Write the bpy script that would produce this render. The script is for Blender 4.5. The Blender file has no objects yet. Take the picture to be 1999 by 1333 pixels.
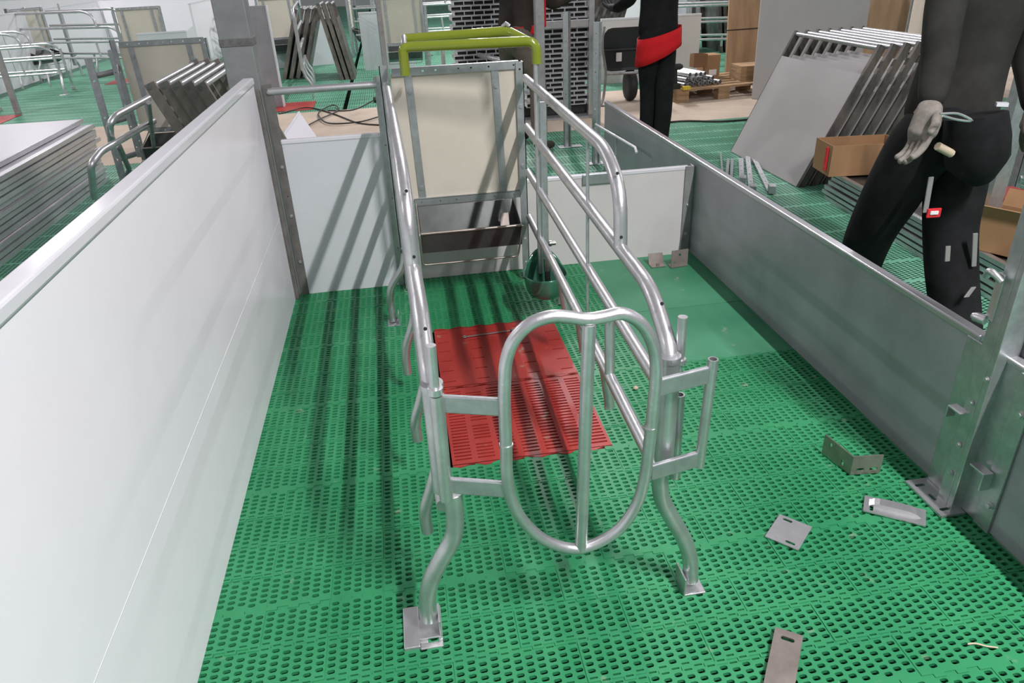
import bpy, bmesh, math, random
import numpy as np
from mathutils import Vector, Matrix, Euler
random.seed(7)
PI = math.pi
SC = bpy.context.scene
COL = SC.collection
# ------------------------------------------------------------------ camera
W, H = 1999.0, 1333.0
FPX = 1424.6
CAM = Vector((0, 0, 1.5))
EUL = Euler((1.08531583, 0.0408066839, -0.156606138), 'XYZ')
cd = bpy.data.cameras.new('camera'); cam = bpy.data.objects.new('camera', cd); COL.objects.link(cam)
cam.location = CAM; cam.rotation_euler = EUL
cd.sensor_width = 36.0; cd.lens = FPX * 36.0 / W; cd.clip_start = 0.05; cd.clip_end = 200
SC.camera = cam
RM = EUL.to_matrix()
def at(px, py, x=None, y=None, z=None):
    """point where the sight line meets a real plane of the place"""
    d = RM @ Vector(((px - W/2) / FPX, -(py - H/2) / FPX, -1.0))
    if x is not None: t = (x - CAM.x) / d.x
    elif y is not None: t = (y - CAM.y) / d.y
    else: t = ((0 if z is None else z) - CAM.z) / d.z
    return CAM + d * t
# ------------------------------------------------------------------ world, lights, exposure
wd = bpy.data.worlds.new('hall_air'); SC.world = wd; wd.use_nodes = True
bgn = wd.node_tree.nodes['Background']; bgn.inputs[0].default_value = (0.95, 0.93, 1.0, 1); bgn.inputs[1].default_value = 0.27
SC.view_settings.view_transform = 'Standard'; SC.view_settings.look = 'None'
SC.view_settings.gamma = 1.0; SC.view_settings.exposure = -0.06
try: SC.view_settings.use_curve_mapping = False
except Exception: pass
def strip(x, y, z, ln, power, w=0.07):
    l = bpy.data.lights.new('ceiling_strip', 'AREA'); l.shape = 'RECTANGLE'; l.size = w; l.size_y = ln; l.energy = power
    l.color = (1.0, 0.945, 0.975)
    o = bpy.data.objects.new('ceiling_strip', l); COL.objects.link(o); o.location = (x, y, z)
    return o
LZ = 4.7
for y, p in ((-4.5, 170), (-1.2, 440), (2.1, 30), (7.6, 70), (11.5, 340), (17.0, 340)):
    strip(2.0, y, LZ, 1.6, p)
for x in (-6.5, 10.5):
    for y in (1.5, 8.0, 14.5):
        strip(x, y, LZ, 1.8, 85 if y < 5 else 230)
# ------------------------------------------------------------------ materials
def newmat(name):
    m = bpy.data.materials.new(name); m.use_nodes = True
    nt = m.node_tree; return m, nt, nt.nodes, nt.links, nt.nodes['Principled BSDF']
def mat(name, col, rough=0.5, metal=0.0, var=0.0, scale=6.0, bump=0.0, bscale=60.0, spec=0.5, col2=None, rvar=0.0, coat=0.0, stretch=None, spots=None):
    m, nt, N, L, B = newmat(name)
    B.inputs['Roughness'].default_value = rough; B.inputs['Metallic'].default_value = metal
    B.inputs['Specular IOR Level'].default_value = spec
    if coat: B.inputs['Coat Weight'].default_value = coat; B.inputs['Coat Roughness'].default_value = 0.08
    tc = N.new('ShaderNodeTexCoord'); mp = N.new('ShaderNodeMapping'); L.new(tc.outputs['Object'], mp.inputs[0])
    if stretch: mp.inputs['Scale'].default_value = stretch
    c1 = (*col, 1); c2 = (*(col2 if col2 else tuple(max(0, c * (1 - var)) for c in col)), 1)
    if var > 0 or col2:
        n = N.new('ShaderNodeTexNoise'); n.inputs['Scale'].default_value = scale; n.inputs['Detail'].default_value = 6
        n.inputs['Roughness'].default_value = 0.65; L.new(mp.outputs[0], n.inputs[0])
        r = N.new('ShaderNodeValToRGB'); r.color_ramp.elements[0].position = 0.35; r.color_ramp.elements[1].position = 0.68
        r.color_ramp.elements[0].color = c2; r.color_ramp.elements[1].color = c1
        L.new(n.outputs[0], r.inputs[0]); out = r.outputs[0]
        if spots:
            n3 = N.new('ShaderNodeTexNoise'); n3.inputs['Scale'].default_value = spots[1]; n3.inputs['Detail'].default_value = 4; L.new(mp.outputs[0], n3.inputs[0])
            r3 = N.new('ShaderNodeValToRGB'); r3.color_ramp.elements[0].position = spots[2]; r3.color_ramp.elements[1].position = min(1, spots[2] + .05)
            mx = N.new('ShaderNodeMixRGB'); L.new(n3.outputs[0], r3.inputs[0]); L.new(r3.outputs[0], mx.inputs[0]); L.new(out, mx.inputs[1]); mx.inputs[2].default_value = (*spots[0], 1); out = mx.outputs[0]
        L.new(out, B.inputs['Base Color'])
        if rvar:
            mr = N.new('ShaderNodeMapRange'); mr.inputs['To Min'].default_value = rough + rvar; mr.inputs['To Max'].default_value = rough - rvar
            L.new(n.outputs[0], mr.inputs[0]); L.new(mr.outputs[0], B.inputs['Roughness'])
    else: B.inputs['Base Color'].default_value = c1
    if bump:
        n2 = N.new('ShaderNodeTexNoise'); n2.inputs['Scale'].default_value = bscale; n2.inputs['Detail'].default_value = 4; L.new(mp.outputs[0], n2.inputs[0])
        b = N.new('ShaderNodeBump'); b.inputs['Strength'].default_value = bump; b.inputs['Distance'].default_value = 0.002
        L.new(n2.outputs[0], b.inputs['Height']); L.new(b.outputs[0], B.inputs['Normal'])
    return m
M = {}
M['galv'] = mat('galvanized_tube', (.66, .67, .68), .36, .85, .22, 14, .25, 90, rvar=.08)
M['galvflat'] = mat('galvanized_plate', (.52, .55, .56), .42, .8, .25, 22, .15, 80, rvar=.07)
M['galvdull'] = mat('weathered_galvanized', (.42, .42, .42), .5, .55, .35, 9, .2, 60)
M['steel_dark'] = mat('stained_steel', (.20, .18, .165), .4, .6, .75, 7, .2, 50, stretch=(1, 1, .5))
M['column'] = mat('galvanized_column', (.34, .355, .355), .55, .5, .25, 5, .2, 60)
M['steel_brown'] = mat('rusty_steel', (.30, .265, .235), .5, .4, .6, 7, .2, 50, stretch=(1, 1, .5))
M['chandull'] = mat('dull_channel', (.25, .24, .225), .5, .45, .4, 9, .2, 60)
M['bare'] = mat('bare_steel', (.42, .37, .33), .36, .75, .3, 12, .1, 60)
M['trough'] = mat('stainless_dark_reflection', (.075, .085, .08), .34, .45, .4, 7)  # reflection of the shadowed floor put into the dark greenish base colour
M['pvc'] = mat('white_panel', (.85, .84, .88), .25, 0, .03, 3, spec=.5)
M['pvcg'] = mat('light_grey_panel', (.62, .66, .68), .3, 0, .06, 4, spots=((.25, .27, .28), 26, .76))
M['pvcwarm'] = mat('warm_grey_panel', (.62, .61, .59), .34, 0, .07, 4)
M['greyp'] = mat('grey_sheet', (.36, .37, .40), .34, .15, .22, 3.5, .05, 30)
M['greyboard'] = mat('grey_board', (.42, .41, .40), .4, .1, .06, 3)
M['cream'] = mat('cream_panel', (.66, .62, .52), .42, 0, .08, 4)
M['cap'] = mat('panel_cap', (.72, .73, .76), .22, .1, .04, 8)
M['capg'] = mat('zinc_cap', (.55, .56, .58), .28, .6, .12, 10)
M['lime'] = mat('lime_paint', (.215, .27, .018), .2, 0, .05, 20, .05, 60, coat=.5)
M['black'] = mat('black_plastic', (.012, .014, .014), .4, 0, .1, 8)
M['rubber'] = mat('rubber', (.015, .015, .015), .7, 0, .2, 30, .4, 80)
M['cable'] = mat('cable_sheath', (.025, .022, .02), .5)
M['cloth'] = mat('black_cloth', (.016, .017, .018), .85, 0, .5, 9, .6, 22, spec=.15)
M['jacket'] = mat('charcoal_cloth', (.038, .038, .034), .9, 0, .4, 6, .6, 18, spec=.1)
M['brown'] = mat('brown_cloth', (.17, .14, .115), .9, 0, .35, 7, .6, 20, spec=.1)
M['brownd'] = mat('dark_brown_cloth', (.06, .048, .042), .9, 0, .35, 7, .6, 20, spec=.1)
M['redcloth'] = mat('red_cloth', (.62, .015, .02), .8, 0, .12, 9, .4, 20, spec=.2)
M['glove'] = mat('grey_glove', (.26, .24, .21), .9, 0, .3, 40, .5, 60, spec=.1)
M['gloved'] = mat('black_glove', (.03, .035, .035), .8, 0, .3, 40, .4, 60)
M['skin'] = mat('skin', (.55, .33, .24), .5, 0, .08, 10)
M['hair'] = mat('hair', (.05, .03, .02), .6, 0, .3, 60)
M['grstripe'] = mat('reflective_grey', (.22, .22, .21), .5)
M['white'] = mat('white_label', (.75, .75, .73), .5)
M['red'] = mat('red_sticker', (.65, .02, .03), .4)
M['card'] = mat('cardboard', (.36, .215, .11), .8, 0, .12, 6, spec=.2)
M['cardin'] = mat('cardboard_inside', (.22, .12, .06), .85, 0, .12, 6, spec=.2)
M['wood'] = mat('pallet_wood', (.42, .27, .14), .75, 0, .5, 5, .3, 40, stretch=(1, 1, 6))
M['ply'] = mat('plywood', (.52, .34, .19), .6, 0, .35, 3, .2, 30, stretch=(3, 3, .6))
M['pit'] = mat('pit', (.002, .008, .005), .9, spec=.1)
M['bowl'] = mat('green_enamel', (.05, .17, .11), .08, .3, .1, 8, coat=.6)
M['brass'] = mat('nipple', (.30, .29, .27), .25, .9)
M['hole'] = mat('hole_shade', (.01, .01, .01), .9)
M['yellow'] = mat('yellow_plastic', (.6, .45, .03), .4)
M['concrete'] = mat('concrete', (.50, .42, .33), .85, 0, .22, 2.5, .3, 40, spec=.2, col2=(.40, .335, .265))
M['twig'] = mat('straw', (.5, .42, .3), .7)
M['weld'] = mat('weld_band', (.22, .22, .215), .6, .4, .4, 40, .6, 60)
M['bowlsteel'] = M['bare']
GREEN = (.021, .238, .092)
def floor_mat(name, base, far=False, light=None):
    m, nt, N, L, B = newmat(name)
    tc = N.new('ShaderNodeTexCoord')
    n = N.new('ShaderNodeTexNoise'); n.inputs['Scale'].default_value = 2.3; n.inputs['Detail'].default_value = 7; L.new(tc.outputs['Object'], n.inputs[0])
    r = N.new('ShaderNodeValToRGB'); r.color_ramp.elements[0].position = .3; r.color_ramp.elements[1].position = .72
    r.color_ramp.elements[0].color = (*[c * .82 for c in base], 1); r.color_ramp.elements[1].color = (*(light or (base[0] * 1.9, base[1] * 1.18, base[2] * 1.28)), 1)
    L.new(n.outputs[0], r.inputs[0])
    n2 = N.new('ShaderNodeTexNoise'); n2.inputs['Scale'].default_value = 17; n2.inputs['Detail'].default_value = 5; L.new(tc.outputs['Object'], n2.inputs[0])
    r2 = N.new('ShaderNodeValToRGB'); r2.color_ramp.elements[0].position = .66; r2.color_ramp.elements[1].position = .78
    mx = N.new('ShaderNodeMixRGB'); mx.inputs[2].default_value = (.33, .36, .27, 1)
    mu = N.new('ShaderNodeMath'); mu.operation = 'MULTIPLY'; mu.inputs[1].default_value = .55
    L.new(n2.outputs[0], r2.inputs[0]); L.new(r2.outputs[0], mu.inputs[0]); L.new(mu.outputs[0], mx.inputs[0]); L.new(r.outputs[0], mx.inputs[1])
    L.new(mx.outputs[0], B.inputs['Base Color'])
    B.inputs['Roughness'].default_value = .42; B.inputs['Specular IOR Level'].default_value = .4
    if far:
        # openings cut through the slats
        sp = N.new('ShaderNodeSeparateXYZ'); L.new(tc.outputs['Object'], sp.inputs[0])
        def ma(op, a, b=None, c=None):
            q = N.new('ShaderNodeMath'); q.operation = op
            for i, v in enumerate((a, b, c)):
                if v is None: continue
                if isinstance(v, (int, float)): q.inputs[i].default_value = v
                else: L.new(v, q.inputs[i])
            return q.outputs[0]
        u = ma('DIVIDE', sp.outputs[0], .0279); cu = ma('FLOOR', u); fu = ma('ABSOLUTE', ma('SUBTRACT', ma('SUBTRACT', u, cu), .5))
        par = ma('MULTIPLY', ma('MODULO', ma('ABSOLUTE', cu), 2.0), .5)
        v = ma('ADD', ma('DIVIDE', sp.outputs[1], .01923), par); fv = ma('ABSOLUTE', ma('SUBTRACT', ma('FRACT', v), .5))
        hole = ma('MULTIPLY', ma('LESS_THAN', fu, .36), ma('LESS_THAN', fv, .24))
        tv = ma('ABSOLUTE', ma('SUBTRACT', ma('FRACT', ma('DIVIDE', sp.outputs[1], .25)), .5)); band = ma('LESS_THAN', tv, .44)
        hole = ma('MULTIPLY', hole, band)
        # dark joint lines between slats, staggered like brickwork
        tr = N.new('ShaderNodeBsdfTransparent'); ms = N.new('ShaderNodeMixShader'); L.new(hole, ms.inputs[0]); L.new(B.outputs[0], ms.inputs[1]); L.new(tr.outputs[0], ms.inputs[2])
        L.new(ms.outputs[0], N['Material Output'].inputs[0])
    return m
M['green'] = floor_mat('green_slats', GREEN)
M['greenfar'] = floor_mat('green_slats_hazed', (.09, .36, .21), far=True, light=(.18, .46, .31))  # haze and grazing reflection put into a paler base colour
M['greensm'] = floor_mat('green_smooth', (.035, .235, .115))
M['redf'] = floor_mat('red_slats', (.30, .018, .015), light=(.40, .045, .035))
# ------------------------------------------------------------------ mesh builder
class MB:
    def __init__(s): s.v = []; s.f = []; s.sm = []
    def add(s, vs, fs, smooth=False):
        k = len(s.v); s.v += [tuple(v) for v in vs]
        for f in fs: s.f.append(tuple(i + k for i in f)); s.sm.append(smooth)
        return s
    def box(s, a, b):
        x0, y0, z0 = a; x1, y1, z1 = b
        return s.add([(x0, y0, z0), (x1, y0, z0), (x1, y1, z0), (x0, y1, z0), (x0, y0, z1), (x1, y0, z1), (x1, y1, z1), (x0, y1, z1)],
                     [(0, 3, 2, 1), (4, 5, 6, 7), (0, 1, 5, 4), (1, 2, 6, 5), (2, 3, 7, 6), (3, 0, 4, 7)])
    def obox(s, o, u, v, w):
        """box from corner o and three edge vectors"""
        o, u, v, w = Vector(o), Vector(u), Vector(v), Vector(w)
        P = [o, o + u, o + u + v, o + v]; P += [p + w for p in P]
        fs = [(0, 3, 2, 1), (4, 5, 6, 7), (0, 1, 5, 4), (1, 2, 6, 5), (2, 3, 7, 6), (3, 0, 4, 7)]
        if u.cross(v).dot(w) < 0: fs = [tuple(reversed(f)) for f in fs]
        return s.add(P, fs)
    def tube(s, pts, r, seg=14, closed=False, caps=True, hollow=0.0):
        pts = [Vector(p) for p in pts]; n = len(pts); k0 = len(s.v)
        rr = r if isinstance(r, (list, tuple)) else [r] * n
        tan = []
        for i in range(n):
            if closed: t = pts[(i + 1) % n] - pts[i - 1]
            else: t = pts[min(i + 1, n - 1)] - pts[max(i - 1, 0)]
            tan.append(t.normalized())
        up = Vector((0, 0, 1)) if abs(tan[0].z) < .9 else Vector((1, 0, 0))
        nrm = (up - tan[0] * up.dot(tan[0])).normalized(); vs = []
        for i in range(n):
            if i: nrm = (nrm - tan[i] * nrm.dot(tan[i])).normalized()
            bn = tan[i].cross(nrm)
            for j in range(seg):
                a = 2 * PI * j / seg; vs.append(pts[i] + (nrm * math.cos(a) + bn * math.sin(a)) * rr[i])
        fs = []
        for i in range(n if closed else n - 1):
            i2 = (i + 1) % n
            for j in range(seg):
                j2 = (j + 1) % seg; fs.append((i * seg + j, i * seg + j2, i2 * seg + j2, i2 * seg + j))
        s.add(vs, fs, True)
        if caps and not closed:
            for (i, sg) in ((0, -1), (n - 1, 1)):
                ring = vs[i * seg:(i + 1) * seg]
                if hollow > 0 :
                    c = pts[i]; q = 1 - hollow / rr[i]
                    inner = [c + (p - c) * q for p in ring]; deep = [p - tan[i] * sg * min(.06, rr[i] * 3) for p in inner]
                    F = [];
                    for j in range(seg):
                        j2 = (j + 1) % seg
                        F += [(j, j2, seg + j2, seg + j) if sg > 0 else (j, seg + j, seg + j2, j2), (seg + j, seg + j2, 2 * seg + j2, 2 * seg + j) if sg > 0 else (seg + j, 2 * seg + j, 2 * seg + j2, seg + j2)]
                    F.append(tuple(range(2 * seg, 3 * seg)) if sg > 0 else tuple(reversed(range(2 * seg, 3 * seg))))
                    s.add(ring + inner + deep, F)
                else:
                    s.add(ring, [tuple(range(seg)) if sg > 0 else tuple(reversed(range(seg)))])
        return s
    def cyl(s, a, b, r, seg=16, hollow=0.0): return s.tube([a, b], r, seg, hollow=hollow)
    def bolt(s, c, n, r=.009, h=.007):
        c = Vector(c); n = Vector(n).normalized(); s.tube([c, c + n * h * .35], r * 1.35, 12); s.tube([c, c + n * h], r, 6); return s
    def cell(s, o, u, v, n, hw, hh, th, c=None, m=10, wall=True):
        """rectangle o,u,v with an oval opening hw x hh (half sizes), walls going th along -n"""
        o, u, v, n = Vector(o), Vector(u), Vector(v), Vector(n)
        lu, lv = u.length, v.length; U, V = u / lu, v / lv; c = c or (lu / 2, lv / 2)
        out, inn = [], []
        for k in range(m):
            a = 2 * PI * (k + .5) / m; ca, sa = math.cos(a), math.sin(a)
            r = max(hw, hh) - min(hw, hh)
            q = min(hw, hh)
            ix = q * ca + (math.copysign(r, ca) if hw >= hh else 0); iy = q * sa + (0 if hw >= hh else math.copysign(r, sa))
            inn.append(o + U * (c[0] + ix) + V * (c[1] + iy))
            # outer point on the rectangle perimeter
            tx = (lu - c[0] if ca > 0 else c[0]) / abs(ca) if abs(ca) > 1e-6 else 1e9
            ty = (lv - c[1] if sa > 0 else c[1]) / abs(sa) if abs(sa) > 1e-6 else 1e9
            t = min(tx, ty); out.append(o + U * (c[0] + ca * t) + V * (c[1] + sa * t))
        corners = [o, o + u, o + u + v, o + v]; cang = [math.atan2(p[1] - c[1], p[0] - c[0]) % (2 * PI) for p in ((0, 0), (lu, 0), (lu, lv), (0, lv))]
        vs = out + inn; fs = []
        angs = [2 * PI * (k + .5) / m for k in range(m)]
        vs = vs + corners
        for k in range(m):
            k2 = (k + 1) % m; a1 = angs[k]; a2 = angs[k2] + (2 * PI if k2 == 0 else 0)
            mid = sorted([(q if q > a1 else q + 2 * PI, i) for i, q in enumerate(cang)])
            mid = [i for q, i in mid if a1 < q < a2]
            fs.append(tuple([k] + [2 * m + i for i in mid] + [k2, m + k2, m + k]))
        s.add(vs, fs)
        if wall and th > 0:
            lo = [p - n * th for p in inn]
            s.add(inn + lo, [(k, (k + 1) % m, m + (k + 1) % m, m + k) for k in range(m)])
        return s
    def bar(s, o, u, v, n, th, holes, hr):
        """flat bar: length u, width v, thickness th along -n, round holes at fractions along u"""
        o, u, v, n = Vector(o), Vector(u), Vector(v), Vector(n).normalized(); L = u.length; w = v.length
        xs = [0.0]; hs = sorted(holes)
        for a, b in zip(hs, hs[1:]): xs.append((a + b) / 2)
        xs.append(1.0)
        if not hs:
            return s.obox(o, u, v, -n * th)
        for i, h in enumerate(hs):
            s.cell(o + u * xs[i], u * (xs[i + 1] - xs[i]), v, n, hr, hr, th, c=((h - xs[i]) * L, w / 2), m=12)
            s.cell(o + u * xs[i] - n * th, u * (xs[i + 1] - xs[i]), v, n, hr, hr, 0, c=((h - xs[i]) * L, w / 2), m=12, wall=False)
        P = [o, o + u, o + u + v, o + v]; Q = [p - n * th for p in P]
        s.add(P + Q, [(i, i + 4, (i + 1) % 4 + 4, (i + 1) % 4) for i in range(4)])
        return s
    def build(s, name, m, parent=None, bevel=0.0, keep=False):
        off = Vector((0, 0, 0)); q = parent
        while q: off += q.location; q = q.parent
        if parent is None:
            A = np.array(s.v); off = Vector((float((A[:, 0].min() + A[:, 0].max()) / 2), float((A[:, 1].min() + A[:, 1].max()) / 2), float(A[:, 2].min())))
            if name in ('floor', 'trim_pit') or keep: off = Vector((0, 0, 0))
        V_ = [(a - off.x, b - off.y, c - off.z) for a, b, c in s.v]
        me = bpy.data.meshes.new(name); me.from_pydata(V_, [], s.f); me.polygons.foreach_set('use_smooth', s.sm)
        me.materials.append(m if not isinstance(m, str) else M[m]); me.update()
        o = bpy.data.objects.new(name, me); COL.objects.link(o)
        if parent: o.parent = parent
        else: o.location = off
        if bevel:
            b = o.modifiers.new('bevel', 'BEVEL'); b.width = bevel; b.segments = 2; b.limit_method = 'ANGLE'; b.angle_limit = math.radians(50)
        return o
def tag(o, label, cat, group=None, kind=None):
    if kind: o['kind'] = kind
    if label: o['label'] = label
    if cat: o['category'] = cat
    if group: o['group'] = group
    return o
def thing(name, label, cat, loc=(0, 0, 0), rz=0.0, group=None):
    o = bpy.data.objects.new(name, None); COL.objects.link(o); o.location = loc; o.rotation_euler = (0, 0, rz); o.empty_display_size = .1
    return tag(o, label, cat, group)
def struct(name, mb, m, bevel=0):
    o = mb.build(name, m, None, bevel); o['kind'] = 'structure'; return o
def dup(root, loc, rz=0.0, label=None, group=None, rot=None):
    def rec(o, par):
        c = o.copy(); COL.objects.link(c); c.parent = par
        for ch in o.children: rec(ch, c)
        return c
    kids = list(root.children)
    r = root.copy(); COL.objects.link(r); r.location = loc; r.rotation_euler = rot if rot else (0, 0, rz)
    if label: r['label'] = label
    if group: r['group'] = group
    for ch in kids: rec(ch, r)
    return r
def fillet(pts, r, n=6):
    pts = [Vector(p) for p in pts]; out = [pts[0]]
    for i in range(1, len(pts) - 1):
        p = pts[i]; a = pts[i - 1] - p; b = pts[i + 1] - p; ri = r[i - 1] if isinstance(r, (list, tuple)) else r
        ri = min(ri, a.length * .49, b.length * .49); a = p + a.normalized() * ri; b = p + b.normalized() * ri
        for k in range(n + 1):
            t = k / n; out.append(a * (1 - t) ** 2 + p * 2 * t * (1 - t) + b * t * t)
    out.append(pts[-1]); return out
def smooth(pts, sub=5, closed=False):
    pts = [Vector(p) for p in pts]; n = len(pts); out = []
    for i in range(n if closed else n - 1):
        p0 = pts[i - 1] if (closed or i > 0) else pts[0] * 2 - pts[1]
        p1 = pts[i]; p2 = pts[(i + 1) % n]; p3 = pts[(i + 2) % n] if (closed or i < n - 2) else pts[-1] * 2 - pts[-2]
        for k in range(sub):
            t = k / sub
            out.append(0.5 * ((2 * p1) + (p2 - p0) * t + (2 * p0 - 5 * p1 + 4 * p2 - p3) * t * t + (3 * p1 - p0 - 3 * p2 + p3) * t ** 3))
    if not closed: out.append(pts[-1])
    return out
X, Y, Z = Vector((1, 0, 0)), Vector((0, 1, 0)), Vector((0, 0, 1))
# ------------------------------------------------------------------ setting: floor
XL, XR, YB = -0.62, 1.51, 3.6          # pen inside faces
NX0, NX1, NY0, NY1 = -0.95, 1.56, 0.35, 3.66
RED = (0.05, 0.60, 1.975, 3.0); SMO = (0.907, 1.56, 2.475, 3.66)
TX = 0.6133; TX0 = 0.293 - 2 * TX; CW = TX / 22; RH = 0.5 / 26; TY0 = 0.473 - 0.5
def inr(x, y, R): return R[0] < x < R[1] and R[2] < y < R[3]
def near_floor():
    mb = MB()
    ci = 0; c0 = int((NX0 - TX0) / CW) - 1
    for c in range(c0, c0 + 200):
        x0 = TX0 + c * CW; x1 = x0 + CW
        if x1 <= NX0: continue
        if x0 >= NX1: break
        xa, xb = max(x0, NX0), min(x1, NX1)
        off = (c % 2) * .5
        r0 = int((NY0 - TY0) / RH) - 2
        for r in range(r0, r0 + 400):
            y0 = TY0 + (r + off - .5) * RH; y1 = y0 + RH
            if y1 <= NY0: continue
            if y0 >= NY1: break
            ya, yb = max(y0, NY0), min(y1, NY1); cx, cy = (x0 + x1) / 2, (y0 + y1) / 2
            if inr(cx, cy, RED) or inr(cx, cy, SMO): continue
            ty = ((cy - TY0) / .5) % 1.0; gy = ((cy - TY0) / .125) % 1.0
            tc = c % 22; pad = (int(math.floor((cx - TX0) / (TX / 4))) + int(math.floor((cy - TY0) / .125))) % 2
            z = .0022 if pad else 0.0
            solid = ty < .036 or ty > .964
            part = xb - xa < CW * .8 or yb - ya < RH * .8
            hh = .0060
            if gy < .09 or gy > .91: hh = .0027
            if solid or part: mb.add([(xa, ya, z), (xb, ya, z), (xb, yb, z), (xa, yb, z)], [(0, 1, 2, 3)])
            else: mb.cell((xa, ya, z), (xb - xa, 0, 0), (0, yb - ya, 0), Z, .0098, hh, .010, m=10)
            if pad:   # little step round a raised pad
                P = [(xa, ya), (xb, ya), (xb, yb), (xa, yb)]
                pc = ((cx - TX0) / (TX / 4)) % 1.0
                E_ = []
                if pc < .25: E_.append(3)
                if pc > .75: E_.append(1)
                if gy < .2: E_.append(0)
                if gy > .8: E_.append(2)
                for e in E_:
                    a, b = P[e], P[(e + 1) % 4]; mb.add([(a[0], a[1], z), (b[0], b[1], z), (b[0], b[1], -.002), (a[0], a[1], -.002)], [(0, 3, 2, 1)])
            # slat joint
            if tc == 0: mb.add([(x0 - .0012, ya, z + .0004), (x0 + .0002, ya, z + .0004), (x0 + .0002, yb, z + .0004), (x0 - .0012, yb, z + .0004)], [(0, 1, 2, 3)])
    return mb
fl = struct('floor', near_floor(), 'green')
def far_floor():
    mb = MB(); z = -.001; x0, x1 = -26, 26
    def q(a, b, c, d): mb.add([(a, c, z), (b, c, z), (b, d, z), (a, d, z)], [(0, 1, 2, 3)])
    q(x0, NX0, -3, NY1); q(NX1, x1, -3, NY1); q(NX0, NX1, -3, NY0)
    q(x0, x1, NY1, 6.98); q(x0, -.645, 9.0, 40); q(-.595, x1, 9.0, 40)
    return mb
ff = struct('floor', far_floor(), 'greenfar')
m_ = MB(); m_.box((-26, 6.98, -.12), (26, 9.0, 0)); struct('floor', m_, 'concrete')
m_ = MB(); m_.box((-27, -4, -.34), (27, 41, -.3)); struct('trim_pit', m_, 'pit')
# smooth green creep tiles in the corner of the pen
for (ya, yb) in ((SMO[2], 2.973), (2.977, SMO[3])):
    m_ = MB(); m_.box((SMO[0] - .002, ya, -.012), (SMO[1], yb, .0015))
    tag(m_.build('floor_tile', 'greensm', None, .001), 'smooth solid green floor tile in the right corner of the pen, ' + ('nearer one' if ya < 2.6 else 'one against the low back board'), 'floor tile', 'smooth green tiles in the pen corner')
# red tiles: solid one behind, slatted one in front
def wavy_cells(x0, x1, y0, y1, cols, rows, fn, z):
    mb = MB(); cw = (x1 - x0) / cols; rh = (y1 - y0) / rows
    for i in range(cols):
        for j in range(rows):
            a = fn(i, j)
            xa = x0 + i * cw; ya = y0 + j * rh
            if a is None: mb.add([(xa, ya, z), (xa + cw, ya, z), (xa + cw, ya + rh, z), (xa, ya + rh, z)], [(0, 1, 2, 3)])
            else: mb.cell((xa, ya, z), (cw, 0, 0), (0, rh, 0), Z, a[0], a[1], .014, m=8)
    # scalloped lips front and back
    n = 66
    for yy, sg in ((y0, -1), (y1, 1)):
        w = [yy + sg * (.006 + .0075 * math.sin(2 * PI * (k / n) * 6.0)) for k in range(n + 1)]; xs = [x0 + (x1 - x0) * k / n for k in range(n + 1)]
        yb_ = yy - sg * .003
        for k in range(n):
            P = [(xs[k], w[k], z), (xs[k + 1], w[k + 1], z), (xs[k + 1], yb_, z), (xs[k], yb_, z)]
            L_ = [(xs[k], w[k], z), (xs[k + 1], w[k + 1], z), (xs[k + 1], w[k + 1], z - .006), (xs[k], w[k], z - .006)]
            mb.add(P, [(0, 1, 2, 3) if sg < 0 else (3, 2, 1, 0)]); mb.add(L_, [(3, 2, 1, 0) if sg < 0 else (0, 1, 2, 3)])
    # side skirts
    mb.add([(x0, y0, z), (x0, y1, z), (x0, y1, z - .01), (x0, y0, z - .01)], [(0, 3, 2, 1)]); mb.add([(x1, y0, z), (x1, y1, z), (x1, y1, z - .01), (x1, y0, z - .01)], [(0, 1, 2, 3)])
    return mb
def fsolid(i, j): return (.026, .0035) if (i in (0, 2, 5, 7) and j % 3 == 1) else None
def fslat(i, j):
    if j in (0, 25): return None
    if i < 4: return (.030, .0042) if not (j % 6 == 0 and i == 1) else None
    return (.030, .0050)
m_ = wavy_cells(RED[0], RED[1], 2.486, RED[3], 8, 18, fsolid, .0045); rb = m_.build('floor_tile', 'redf')
tag(rb, 'red floor tile with few short slots, the one a spanner lies on', 'floor tile', 'red tiles in the crate')
m_ = wavy_cells(RED[0], RED[1], RED[2] + .006, 2.476, 7, 26, fslat, .003); rf = m_.build('floor_tile', 'redf')
tag(rf, 'red floor tile with long closely spaced slots, nearer the swing gate', 'floor tile', 'red tiles in the crate')
M['hallwall'] = mat('hall_wall', (.62, .64, .64), .6, 0, .05, 1)
for nm_, a, b in (('wall_back', (-26, 33, 0), (26, 33.2, 5)), ('wall_left', (-26.2, -4, 0), (-26, 33, 5)), ('wall_right', (26, -4, 0), (26.2, 33, 5))):
    m_ = MB(); m_.box(a, b); struct(nm_, m_, 'hallwall')
# ------------------------------------------------------------------ pen partitions
def board(mb, a, b): return mb.box(a, b)
t = thing('partition_panel', 'tall glossy white partition panel along the left side of the pen', 'panel', (-.637, 1.4, 0))
MB().box((-.652, -.6, .0), (-.62, 3.52, 1.055)).build('board', 'pvc', t, .003)
MB().box((-.652, -.6, .4305), (-.6193, 3.52, .4325)).build('board_joint', 'cap', t)
mb = MB(); mb.obox((-.660, -.6, 1.05), (0, 4.12, 0), (.008, 0, .018), (.036, 0, 0)); mb.box((-.662, -.6, 1.045), (-.614, 3.52, 1.075)); mb.build('cap_rail', 'cap', t, .006)
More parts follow.
